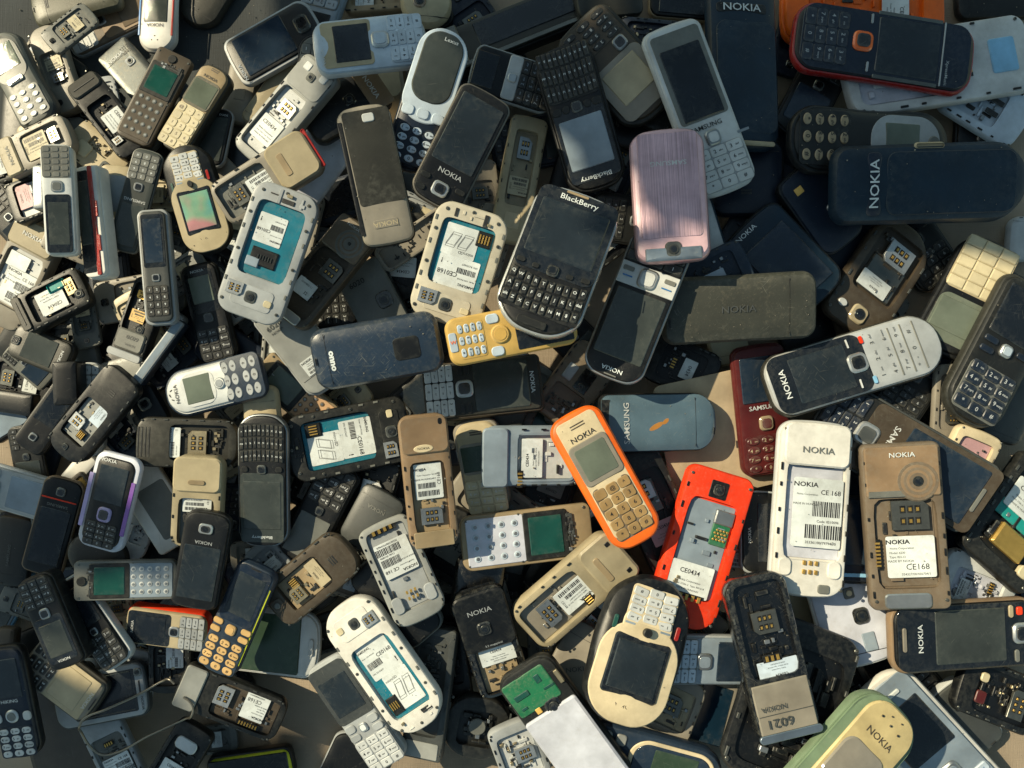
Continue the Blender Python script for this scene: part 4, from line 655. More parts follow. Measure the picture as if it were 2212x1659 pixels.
add(4,'opened_phone','black opened phone with small white sticker below the olive back',(1472,792,155,112,115,28),O,c='black',sh=RND,pocket=(0,0,72,62),lab=(0,10,40,26,K(kind='plain')),con=(0,-12,K(n=4)))
add(3,'bar_phone','small cream phone end poking out below the olive back',(1576,733,110,92,168,26),B,c='ivory',e=.14,sh=RND)
add(2.5,'touchscreen_phone','dark green glass phone under the brown camera phone',(1168,888,135,100,32,22),F,c='char',face='black',scr=(0,0,86,84),sc='dgreen')
add(4,'slider_phone','grey black phone end behind the green glass one, centre',(1092,905,110,80,20,26),B,c='dgray',e=.1)
add(7,'flip_phone','slate blue closed flip phone with brown scuff mark and vertical logo',(1428,913,262,128,269,42),B,c='black',face='slate',rimw=.02,e=.2,dome=.05,sh=dict(rt=.14,rb=.36,bb=.06),fm=gloss('slate'),brand=('SAMSUNG',0,29,18,K(c='lsilver')),extra=lambda P:(P.many('scuff',[(-6,4,28,9,.002,-62,'e'),(2,-4,14,7,.002,-50,'e')],plastic('rust')),P.put('hinge',0,46,80,7,'black',.1,.0)))
add(5.5,'bar_phone','dark red phone with ringed centre key and arabic marked keys',(1652,888,290,122,-8,26),F,c='maroon',face='maroon',rimw=.02,sh=SOFT,e=.12,scr=(0,24,78,34),sc='glassb',brand=('SAMSUNG',0,3,15,K(c='lsilver')),nav=(0,-9,K(w=26,ring='tan',mid='maroon')),kp=(0,-32,82,28,K(c='maroon',lc='sand',plate='maroon',shape='e',gap=.16)))
add(8,'bar_phone','orange phone with cream face, grey display and yellowed keys in the centre',(1310,1032,322,124,-29,42),F,bm=mat('orange',.4,0,.9,.55,dust=(.15,.075,.03)),fm=mat('orange',.4,0,.9,.55,dust=(.15,.075,.03)),c='orange',face='orange',rimw=.0,e=.12,dome=.04,sh=dict(rt=.24,rb=.3,bt=.06,bb=.06,taper=.02),extra=lambda P:(P.put('cream_face',0,3,76,86,'cream',.14,.012),P.put('display_window',0,14,76,30,'taupe',.14,.03,m=gloss('taupe')),P.put('screen',0,14,62,24,'lcd',.1,.04,m=glassm('lcd')),P.text('NOKIA',0,32,18,'printk',lift=.03),P.slots(0,40,28,2,5,'dbrown',3),P.keys(0,-23,70,38,'amber',3,5,'r',.06,'black',plate='brown',legs=['','@','^']+Ph.LEG[(3,4)],sub=False)),scr=None)
add(6,'opened_phone','silver blue opened phone with diamond patterned sticker under the orange one',(1150,988,218,134,271,38),O,c='steel',e=.16,sh=RND,pocket=(0,-14,80,58),fcol='lsilver',lab=(-2,0,64,34,K(kind='ce434',rot=0)),rib=4,cover=(37,26,'steel',97,.2,.04),con=(-36,12,K(n=4,w=24)))
add(5,'bar_phone','silver beige phone with curved display and cream keypad left of the opened silver blue one',(1040,1012,216,104,-9,36),F,c='taupe',face='sand',rimw=.05,e=.14,sh=N11,bez=(0,10,84,32,'taupe',.2),scr=(0,10,76,26),sc='lcdg',slots=(0,36,26,2,5,'dbrown'),kp=(0,-30,82,34,K(c='ivory',plate='cream',gap=.05,legs=None,rows=4)))
add(7,'opened_phone','brown opened phone standing upright with oval white logo badge and barcode sticker',(928,1038,288,106,-6,44),O,c='bronze',e=.1,sh=RND,pocket=(0,-12,72,54),fcol='tan',lab=(0,0,56,72,K(kind='mini')),sim=(0,-26,K(w=44,h=34,c='silver')),cover=(35,28,'bronze',97,.2,.05),extra=lambda P:(P.put('badge',-4,25,40,6,'cream',.5,.062,shape='e'),P.text('NOKIA',-4,25,9,'printk',lift=.075),P.put('lanyard_hole',34,44,9,5,'black',.5,.055),P.put('lower_plate',0,-43,80,12,'tan',.1,.02)))
add(6.2,'bar_phone','very dirty black phone with silver numbered keys at its left end',(1042,836,258,126,84,32),F,c='dbrown',face='soot',rimw=.03,e=.07,sh=BOX,scr=(0,16,82,46),sc='dusty',brand=('NOKIA',0,42,14,K(c='paper')),nav=(0,-15,K(w=30,ring='lsilver')),soft=[(-34,-12,18,4,'char'),(34,-12,18,4,'char'),(-34,-18,18,4,'char'),(34,-18,18,4,'char')],kp=(0,-36,90,24,K(c='lsilver',lc='black',plate='char',gap=.05)))
add(7,'bar_phone','yellow phone with pale oval keys, round centre key and orange mark',(1108,716,286,104,79,34),F,c='yellow',face='yellow',rimw=.01,e=.1,sh=RND,scr=(0,24,80,44),sc='glass',nav=(0,-10,K(w=40,ring='yellow',mid='gold',shape='e')),kp=(0,-32,74,20,K(c='bluew',lc='black',plate='yellow',r=.45,gap=.26)),soft=[(-34,-14,20,10,'bluew'),(34,-14,20,10,'bluew')],extra=lambda P:(P.put('logo_plate',0,-46,40,6,'bluew',.3,.02),P.text('W',0,-46,14,'orange',rot=90,lift=.04)))
add(8,'bar_phone','large navy blue phone back with grille patch and white block letters, centre left',(811,761,284,136,80,48),B,c='marine',e=.18,dome=.05,sh=RND,bm=mat('marine',.3,0,.4,.5,.2),brand=('onno',2,-33,18,K(c='paper',bold=.05)),extra=lambda P:(P.put('speaker_patch',2,24,36,20,'black',.2,.015),P.dots(2,29,26,18,7,6,'gray',2.6)))
add(5,'bar_phone','grey 6020 marked phone back with round bolt camera, under the navy blue back',(650,745,222,106,-38,34),B,c='silver',face='mgray',rimw=.02,e=.08,dome=0,sh=SOFT,brand=[('6020',-20,30,20,K(c='dgray')),('NOKIA',-20,24,10,K(c='dgray'))],cam=(22,18,K(d=20,ring='dgray')),extra=lambda P:(P.label(4,-22,60,34,0,kind='mini'),P.put('end_rim',0,47,96,8,'lsilver',.4,.03,m=metal('lsilver'))))
add(5,'bar_phone','dark grey 6020 marked phone back with black camera square above the navy blue back',(808,655,180,112,-27,32),B,c='char',face='gray',rimw=.02,e=.07,dome=0,sh=BOX,brand=('6020',-12,30,20,K(c='char')),cam=(22,-2,K(d=32,ring='char')))
add(4,'bar_phone','black keypad phone end with white logo under the brown grey camera phone',(712,668,115,80,85,28),F,c='black',face='black',scr=None,brand=('NOKIA',0,-40,18,K(c='lsilver',rot=-90)),kp=(0,4,84,60,K(c='char',lc='lsilver')))
add(5.4,'opened_phone','black opened smartphone with teal bay and white stickers left of the brown upright one',(755,948,268,146,78,30),samsung_open,c='char',shp=SOFT)
add(4,'opened_phone','stripped peach keypad board with small grey screen below the 6020 back',(642,858,208,82,-48,20),board,c='tan',led='peach',sy=18,sh=34,ky=-24,kh=46,sc='lcd',spk=None,knob='bronze')
add(7,'keyboard_phone','black letter keyboard phone with silver rim, upside down, left of centre',(566,1040,292,110,181,30),Q,c='silver',face='black',rimw=.03,e=.07,sh=dict(rt=.3,rb=.3,bt=.06,bb=.12),bm=metal('silver'),bez=(0,20,86,52,'dusty',.1),scr=(0,18,76,36),sc='dusty',brand=('BlackBerry',0,42,11,K(c='paper')),nav=(0,-9,K(w=18,ring='dgray')),kb=(0,-29,86,28,'char',-.04),soft=[(-34,-9,14,4,'char'),(34,-9,14,4,'char')])
add(5,'slider_phone','black phone with keypad up and grey screen down, beside the silver rimmed keyboard phone',(688,1108,230,94,207,30),F,c='black',face='black',sh=RND,e=.1,scr=(0,24,76,40),sc='gray',nav=(0,-2,K(w=20,ring='dgray')),kp=(0,-27,84,38,K(c='char',lc='lsilver',plate='black',gap=.1)))
add(4,'opened_phone','black opened phone with silver rim and gold card contacts, centre',(800,1062,160,106,15,30),O,c='black',face='char',pocket=(0,0,78,74),sim=(0,0,K(w=44,h=44)),rib=12)
add(5,'cloth_piece','tan cloth piece lying in the open right of the slate blue flip phone',(1565,940,270,270,-12,4),lambda P:P.body('clothb',e=.01,shape=dict(rt=.06,rb=.1),m=mat((.42,.33,.215),.9,0,.3,0)),cat='cloth')
# ---- lower middle
add(7,'opened_phone','dark brown opened phone with domed end and gold hexagon contacts, lower centre left',(671,1249,232,112,230,32),O,c='dbrown',e=.1,sh=CAND,pocket=(0,6,66,50),fcol='tan',lab=(0,-10,54,26,K(kind='ce434',rot=0,c='sand')),sim=(-8,18,K(w=30,h=30,c='sand')),con=(12,14,K(n=5,w=20,h=16)),rib=5,extra=lambda P:(P.slots(0,-30,18,3,5,'black'),P.put('camera_mount',0,40,26,12,'dbrown',.3,.03),P.put('camera',0,40,12,6,'gray',.5,.05,shape='e')))
add(6.6,'opened_phone','pale grey opened phone with barcode sticker and gold card contacts, lower centre',(869,1233,232,118,-24,36),O,c='mgray',sh=SOFT,pocket=(0,4,78,80),fcol='silver',depth=.25,lab=(0,14,64,66,K(kind='3310',rot=180)),rib=4,con=(-4,42,K(n=4,w=44)),extra=lambda P:(P.many('card_contact',[(-8+8*i,-26+6*j,4,6,.03,0) for i in range(3) for j in range(2)],metal('gold')),P.put('card_clip',-32,-28,20,16,'silver',.4,.03),P.put('card_clip',32,-28,20,16,'silver',.4,.03)))
add(5,'bar_phone','black phone with silver worn edge under the pale grey opened one',(852,1300,215,112,-42,28),B,c='gray',face='black',rimw=.03,sh=RND,e=.08)
add(5,'touchscreen_phone','white rimmed touchscreen phone with oval home key and green tinted glass',(578,1388,230,146,275,22),F,c='lsilver',face='lsilver',rimw=.02,e=.08,sh=dict(rt=.2,rb=.22,bb=.07),scr=(0,4,88,70),sc='lcdg',extra=lambda P:P.put('home_key',0,-42,26,4.5,'lsilver',.5,.03))
add(7.5,'opened_phone','large white opened smartphone with teal bay, sunlit, in the lower centre',(825,1441,322,138,-36,32),samsung_open,c='white',shp=dict(rt=.36,rb=.36,bt=.06,bb=.08))
add(6,'bar_phone','silver phone with grey screen and silver joystick under the white teal one',(769,1545,272,98,-33,36),F,c='silver',face='silver',rimw=.03,e=.12,sh=SOFT,bez=(0,22,92,50,'dgray',.12),scr=(0,20,74,32),sc='screen',kp=(0,-34,86,28,K(c='lsilver',lc='black',plate='silver',gap=.05)),nav=(0,-11,K(w=20,ring='lsilver',mid='paper')),soft=[(-30,-8,26,7,'silver'),(30,-8,26,7,'silver'),(-30,-16,26,6,'silver'),(30,-16,26,6,'silver')])
add(4,'bar_phone','black phone with pale edge and inverted logo at the bottom, under the silver one',(748,1668,160,112,205,24),F,c='silver',face='black',rimw=.02,scr=None,brand=('NOKIA',0,36,15,K(c='paper')))
add(4.5,'opened_phone','long dark slab frame with screw corner right of the white teal phone',(925,1500,296,92,8,34),O,c='dgray',sh=BOX,pocket=(0,6,70,76),rib=18,extra=lambda P:P.put('lower_plate',0,-42,80,12,'mgray',.1,.02))
add(4,'bar_phone','beige phone end with oval key between white teal and black camera phones',(908,1392,135,62,15,30),F,c='sand',face='beige',scr=None,sh=RND,extra=lambda P:P.put('home_key',0,-20,30,12,'beige',.5,.03))
add(3.5,'speaker_module','round black phone module with ring in its middle, bottom centre',(1030,1575,150,146,10,30),O,c='char',sh=dict(rt=.46,rb=.46),pocket=(0,0,56,56),rib=10,cat='phone part',extra=lambda P:P.put('ring',0,4,26,26,'gray',.5,.02,shape='e'))
add(6,'bar_phone','glossy black camera phone back with logo above the lens and sticker below',(1062,1390,250,118,-17,38),O,c='black',e=.1,sh=RND,pocket=(0,-24,74,44),fcol='tan',lab=(6,-12,70,34,K(kind='ce434')),rib=8,cover=(22,52,'black',98,.16,.05),extra=lambda P:(P.text('NOKIA',-4,32,17,'silver',lift=.07),P.text('3.2 megapixel',4,0,7,'silver',lift=.07)),bm=gloss('black'),cam=(-4,16,K(d=26)))
add(5,'bar_phone','glossy black phone end behind the black camera phone',(1035,1275,150,112,8,34),B,c='black',e=.2,sh=RND,bm=gloss('black'))
add(6.8,'opened_phone','bare phone front with V1 PET printed key foil and green display',(1140,1160,288,118,84,24),board,c='sand',led='lilac',sy=14,sh=26,ky=-24,kh=44,sc='dgreen',spk=None,knob='bluew',nx=4,ny=4,rim='tan')
add(7,'opened_phone','beige opened phone with domed lettered cover at upper right and white sticker',(1243,1279,278,128,49,42),O,c='beige',e=.1,sh=RND,pocket=(0,-18,74,56),fcol='taupe',lab=(4,-3,58,44,K(kind='mini',rot=-90)),sim=(0,-26,K(w=44,h=28,c='silver')),con=(28,4,K(n=3,w=14,h=12)),cover=(34,32,'beige',97,.2,.06),extra=lambda P:(P.put('logo_slot',0,28,50,5,'tan',.4,.075),P.put('corner_hole',30,43,8,4,'black',.2,.07),P.put('corner_hole',-30,43,8,4,'black',.2,.07)))
add(8,'opened_phone','bright red orange opened phone with white sticker and round gold contacts',(1516,1186,348,152,17,42),O,bm=mat('red',.38,0,.8,.5,dust=(.16,.06,.03)),c='red',face='red',rimw=.0,e=.08,sh=dict(rt=.16,rb=.3,bb=.05),pocket=(0,0,72,62),depth=.25,fcol='steel',lab=(-4,-20,62,46,K(kind='ce434')),rib=5,con=(2,-34+3,K(n=4,w=36)),extra=lambda P:(setattr(P,'lev',P.floor+.02*P.W),P.put('circuit_board',20,14,26,20,'green',.1,.02),P.many('gold_contact',[(12+5*i+(2.5 if j%2 else 0),8+2*j,3.6,3.6,.04,0,'e') for i in range(4) for j in range(4)],metal('gold')),P.put('shield',20,22,28,9,'silver',.1,.05,m=metal('silver')),setattr(P,'lev',None),P.put('camera_window',0,38,26,11,'black',.1,.01),P.cam(0,38,16,'char')))
add(8,'bar_phone','cream oval phone upside down with black back edge, joystick and fan shaped keypad',(1384,1408,328,192,199,48),fan_phone)
add(6,'bar_phone','beige grey phone back with sunlit triangle and slanted logo, lower centre',(1245,1440,185,112,27,34),B,c='taupe',e=.06,dome=0,sh=BOX,brand=('NOKIA',4,-2,17,K(c='dgray',rot=35)))
add(4,'opened_phone','small opened phone piece with card contacts beneath the beige lettered one',(1205,1255,140,92,120,26),O,c='char',pocket=(0,0,74,70),sim=(0,0,K(w=44,h=34)),rib=8)
add(5,'opened_phone','grey phone inner frame with silver card holders beside the cream oval one',(1300,1330,160,92,42,26),O,c='dgray',pocket=(0,0,78,76),sim=(0,14,K(w=40,h=30)),sim2=(0,-16,K(w=40,h=26)),rib=8)
add(5,'opened_phone','black opened phone with pink sticker behind the orange phone',(1415,1100,290,124,-24,32),O,c='char',pocket=(0,-4,76,68),lab=(4,-18,60,40,K(kind='ce434',c='pinkp')),sim=(-10,16,K(w=44,h=34)),con=(0,-36,K(n=4)),cam=(-16,40,K(d=12)),foil=(-8,10,50,26,'gray'))
add(5,'bar_phone','silver blue phone with ringed square key and flat keys right of the cream oval one',(1538,1430,215,108,94,28),F,c='silver',face='steel',rimw=.03,e=.06,sh=BOX,scr=(0,26,80,40),sc='glassb',nav=(0,-8,K(w=34,ring='silver',mid='steel')),kp=(0,-32,88,32,K(c='bluew',lc='black',plate='gray',gap=.05)))
add(4,'opened_phone','beige opened phone corner with gold card contacts, bottom right of the cream oval one',(1452,1530,140,116,22,30),O,c='taupe',sh=RND,pocket=(0,0,72,62),fcol='beige',sim=(-4,4,K(w=40,h=36,c='gray')),rib=4)
add(3.5,'touchscreen_phone','beige framed phone with deep blue screen near the bottom right centre',(1535,1550,185,94,18,26),F,c='taupe',face='taupe',scr=(0,4,74,66),sc='navy',e=.06,sh=BOX)
add(6,'bar_phone','navy phone with cream rimmed green display cut by the bottom edge',(1412,1655,296,132,104,34),F,c='marine',face='marine',rimw=.0,e=.16,sh=dict(rt=.4,rb=.3,bt=.06),extra=lambda P:(P.put('cream_rim',0,12,84,64,'cream',.4,.02),P.put('display_surround',0,12,74,58,'glass',.36,.035,m=glassm('marine')),P.put('screen',-6,14,54,34,'green',.08,.045,m=glassm('lcdg')),P.put('call_key',-30,-28,20,8,'mgray',.3,.03),P.put('call_key',-34,-38,14,6,'mgray',.5,.03)),scr=None)
add(7,'opened_phone','long white opened phone with green circuit board at its upper end, bottom centre',(1220,1578,336,142,-36,32),B,c='char',face='char',e=.06,dome=0,sh=RND,extra=lambda P:(P.put('circuit_board',-6,33,76,24,'green',.08,.02),P.many('chip',[(-22,34,26,9,.04,0),(14,38,10,14,.03,0),(22,30,18,4,.03,0),(-30,26,10,4,.035,0)],plastic('dgreen')),P.put('white_cover',0,-15,94,64,'lilac',.06,.05),P.cam(10,17,28,'black'),P.put('copper_tape',-14,20,9,4,'gold',.1,.03),P.many('mesh_grille',[(44,32,7,22,.04,0)],metal('sand')),P.text('NOKIA',0,-24,12,'gray',rot=0,lift=.053)))
add(4,'opened_phone','clear and silver opened phone parts at the bottom edge left of the white green one',(1125,1632,150,108,-20,28),O,c='silver',pocket=(0,0,76,70),fcol='lsilver',sim=(10,0,K(w=40,h=30)),rib=12)
add(4,'bar_phone','grey phone back with faint inverted logo beneath the pale grey opened phone',(800,1125,140,106,28,28),B,c='dgray',e=.06,brand=('NOKIA',0,20,15,K(c='gray',rot=180)))
add(3,'opened_phone','black opened phone with faded 0434 sticker beneath the V1 PET front',(985,1185,165,118,30,26),O,c='black',pocket=(0,0,76,74),lab=(0,0,66,60,K(kind='plain',c='gray')))
# ---- lower right
add(6,'touchscreen_phone','very large black phone frame with rounded corners and orange print, lower right',(1712,1520,350,236,22,28),O,c='black',e=.07,sh=dict(rt=.18,rb=.2),pocket=(0,-4,80,76),rib=20,lab=(-30,4,34,26,K(kind='mini',rot=0)),scw=True,extra=lambda P:P.text('PCB-31275',20,28,5,'gold',rot=0,lift=-.08))
add(8,'opened_phone','black opened phone with beige 6021 marked end and silver rim, inverted',(1668,1415,350,140,168,42),O,c='black',e=.07,sh=SOFT,bm=gloss('black'),pocket=(0,-16,78,58),lab=(-6,10,64,32,K(kind='ce434',rot=0,c='bluew')),sim=(-2,-20,K(w=40,h=34,c='gray')),con=(0,2,K(n=3,w=26)),rib=8,cover=(31,30,'taupe',90,.03,.03),brand=[('6021',14,39,26,K(c='dgray',lift=.045)),('NOKIA',18,30,15,K(c='dgray',lift=.045))],extra=lambda P:(P.put('end_rim',0,48,100,5,'steel',.5,.05,m=metal('steel')),P.put('thin_line',0,34.5,86,.5,'dgray',.1,.035)))
add(7,'opened_phone','white opened phone with big logo cover, barcode sticker and gold card contacts, right of centre',(1757,1100,384,162,5,44),O,c='lsilver',face='white',rimw=.02,e=.07,sh=dict(rt=.2,rb=.22,bt=.04,bb=.06),pocket=(2,0,80,58),depth=.3,fcol='lilac',lab=(6,-2,66,92,K(kind='3310',rot=0)),rib=2,con=(2,25,K(n=4,w=40,h=5)),cover=(36,24,'white',88,.18,.04),brand=('NOKIA',0,33,16,K(c='gray')),extra=lambda P:(P.many('card_contact',[(-8+8*i,-35+5*j,4,6,.03,0) for i in range(3) for j in range(2)],metal('gold')),P.put('card_clip',-34,-33,18,10,'white',.4,.03),P.put('card_clip',32,-33,18,10,'white',.4,.03),P.put('connector_plate',20,-44,16,5,'gray',.3,.02)))
add(7,'opened_phone','brown opened camera phone with ringed lens cover and readable white sticker at lower right',(1957,1138,362,166,-4,40),O,c='brown',e=.06,sh=BOX,pocket=(0,-10,78,54),fcol='brown',lab=(4,-18,60,54,K(kind='ce168')),sim=(6,7,K(w=46,h=38,c='gray')),rib=6,cover=(33,30,'bronze',92,.06,.03),con=(-37,-16,K(n=7,w=34,h=6,rot=90)),extra=lambda P:([P.put('ring_mark',18,27,26+q*7,(26+q*7)*P.W/P.L,'bronze' if q%2 else 'brown',.5,.040-q*.0015,shape='e') for q in (4,3,2,1,0)],P.cam(18,27,22,'char',sq=False),P.text('NOKIA',0,43,12,'paper',lift=.06),P.put('silver_band',-14,20,60,4,'gray',.05,.033),P.put('metal_clip',-4,-44,58,9,'silver',.3,.03,m=metal('silver'))))
add(5,'slider_phone','large dark grey slider phone with scratched glass, earpiece slot and slanted keys',(1950,985,400,168,121,28),F,c='dgray',face='char',rimw=.03,e=.06,sh=SOFT,bez=(0,12,92,74,'dbrown',.1),scr=(0,20,78,46),sc='glassb',ear=(0,46,30),brand=('SAMSUNG',0,-10,15,K(c='lsilver')),nav=(0,-22,K(w=30,ring='lsilver',mid='dgray')),kp=(0,-38,86,20,K(c='ink',lc='lsilver',plate='char',gap=.04)),extra=lambda P:P.put('earpiece',0,44,34,2,'gray',.5,.03))
add(4,'opened_phone','pinkish white phone frame behind the dark grey slider at the right',(2092,1000,150,110,22,26),O,c='cream',pocket=(0,0,72,70),fcol='pinkp',rib=8)
add(6,'opened_phone','black opened phone with teal sticker and orange metal card holder at the right edge',(2215,1127,265,186,41,34),O,c='char',e=.05,sh=BOX,pocket=(0,2,76,80),lab=(-14,14,44,40,K(kind='ce434')),rib=14,extra=lambda P:(setattr(P,'lev',P.floor+.03*P.W),P.put('teal_sticker',-12,-2,60,14,'teal2',.05,.02),P.put('card_holder',0,-22,44,20,'rust',.08,.06,m=metal('gold')),P.put('flash',32,-34,14,10,'ivory',.3,.06),setattr(P,'lev',None)))
add(4,'opened_phone','lilac white opened smartphone with flash, lens and speaker in a row, lower right',(1840,1330,215,158,-13,24),B,c='lsilver',face='lilac',rimw=.02,e=.05,dome=0,sh=SOFT,extra=lambda P:(P.put('flash',4,22,15,11,'gray',.2,.02),P.put('flash_lens',4,22,8,6,'cream',.5,.035,shape='e'),P.cam(12,-2,22,'black'),P.put('speaker',14,-28,18,18,'steel',.1,.02),P.dots(14,-28,12,16,4,5,'black',2),P.put('seam',26,30,24,1,'char',.1,.01)))
add(3,'opened_phone','white opened phone shell with round screw posts near the right edge',(2115,1262,190,112,112,24),O,c='lsilver',pocket=(10,0,60,66),fcol='lilac',lab=(20,-16,40,24,K(kind='mini')),con=(0,16,K(n=4)))
add(6.5,'touchscreen_phone','black scratched phone with copper rim and silver square key at the right edge',(2090,1374,350,150,269,34),F,c='bronze',face='black',rimw=.03,e=.1,sh=RND,bez=(0,2,90,90,'glass',.14),scr=(0,-2,76,48),sc='dusty',brand=('NOKIA',0,32,15,K(c='paper')),nav=(0,-37,K(w=30,h=30,ring='lsilver')),extra=lambda P:(P.put('earpiece',0,43,34,2.4,'taupe',.5,.03),P.put('call_key',32,-30,18,3,'sand',.5,.03),P.put('call_key',-32,-33,18,3,'gray',.5,.03),P.put('end_key',32,-36,12,4,'red',.3,.03)))
add(6,'bar_phone','large white rimmed phone with grey face and pale keys at the bottom right',(2010,1618,400,166,-43,34),F,c='white',face='steel',rimw=.05,e=.1,dome=.02,sh=dict(rt=.36,rb=.2,bt=.04),bm=plastic('white'),bez=(0,6,86,84,'steel',.14),scr=(0,14,70,36),sc='glass',ear=None,nav=(0,-18,K(w=26,ring='silver',mid='steel')),kp=(0,-38,84,24,K(c='bluew',lc='blue',plate='steel',gap=.03)),extra=lambda P:P.put('earpiece',0,40,44,2,'paper',.5,.03))
add(7.5,'bar_phone','mint green phone with yellowed cream oval face and logo at the bottom edge',(1838,1662,345,182,46,48),F,c='mint',face='mint',rimw=.0,e=.16,dome=.06,sh=dict(rt=.34,rb=.3,bt=.06),extra=lambda P:(P.put('cream_face',2,8,80,80,'old',.36,.03),P.put('display_window',0,0,68,36,'lcd',.25,.045,m=gloss('taupe')),P.text('NOKIA',0,26,16,'dbrown',lift=.045),P.many('speaker_hole',[(0,37,3,3,.045,0,'e'),(-16,38,3,3,.045,0,'e'),(16,36,3,3,.045,0,'e'),(-6,42,2,2,.045,0,'e'),(10,43,2,2,.045,0,'e')],ink('black'))),scr=None)
add(6,'opened_phone','black opened phone with flash window and card metal at the bottom right edge',(2165,1505,210,126,292,30),O,c='black',pocket=(0,-4,76,70),sim=(-4,-20,K(w=50,h=30,c='gray')),rib=12,extra=lambda P:(P.put('flash',20,26,16,9,'ivory',.3,.03),P.put('camera_window',-14,24,22,12,'maroon',.2,.02)))
add(4,'bar_phone','grey 6020 marked phone end with white rim under the white rimmed phone, bottom right',(2085,1560,190,112,140,28),B,c='lsilver',face='dgray',rimw=.03,e=.06,dome=0,brand=('6020',-14,-20,18,K(c='black')))
add(4,'bar_phone','dark phone with silver rim and vertical logo between red opened and white opened phones',(1648,1150,180,96,2,28),F,c='silver',face='black',rimw=.04,scr=(16,0,56,70),sc='glass',brand=('NOKIA',-30,-4,13,K(c='lsilver',rot=90)))
add(4,'touchscreen_phone','dark blue touchscreen phone with light blue bar between two opened phones',(1850,1165,190,132,2,22),F,c='black',face='ink',scr=(0,8,84,74),sc='glassb',extra=lambda P:P.put('blue_bar',-10,-40,60,4,'skyb',.05,.02))
add(3,'opened_phone','cream opened phone with sticker beneath the red opened one',(1598,1230,190,98,6,26),O,c='sand',pocket=(0,0,76,78),lab=(0,12,60,40,K(kind='mini')),rib=8)
add(3.5,'opened_phone','beige phone side rail under the white opened phone',(1722,1310,135,64,-5,34),B,c='beige',e=.12,slots=(0,20,20,3,6,'brown'))
add(3,'opened_phone','black opened phone with orange and blue parts at the bottom edge, lower right',(1690,1640,180,112,62,26),O,c='black',pocket=(0,0,78,74),rib=14,extra=lambda P:(P.put('orange_patch',10,20,18,10,'gold',.1,.02),P.put('blue_patch',-30,24,16,8,'blue',.1,.02)))
add(3,'bar_phone','narrow white phone end at the right edge beside the huge navy back',(2212,515,100,62,5,30),B,c='lsilver',e=.2,sh=OVAL)
add(3,'opened_phone','dark phone with small sticker beneath the large black frame',(1605,1540,160,92,10,26),O,c='char',pocket=(0,0,76,74),lab=(0,0,60,40,K(kind='mini',rot=90)))
add(2,'bar_phone','dark grey phone beneath the black square keyed one at the right edge',(2190,880,160,110,20,28),B,c='dgray',e=.1)
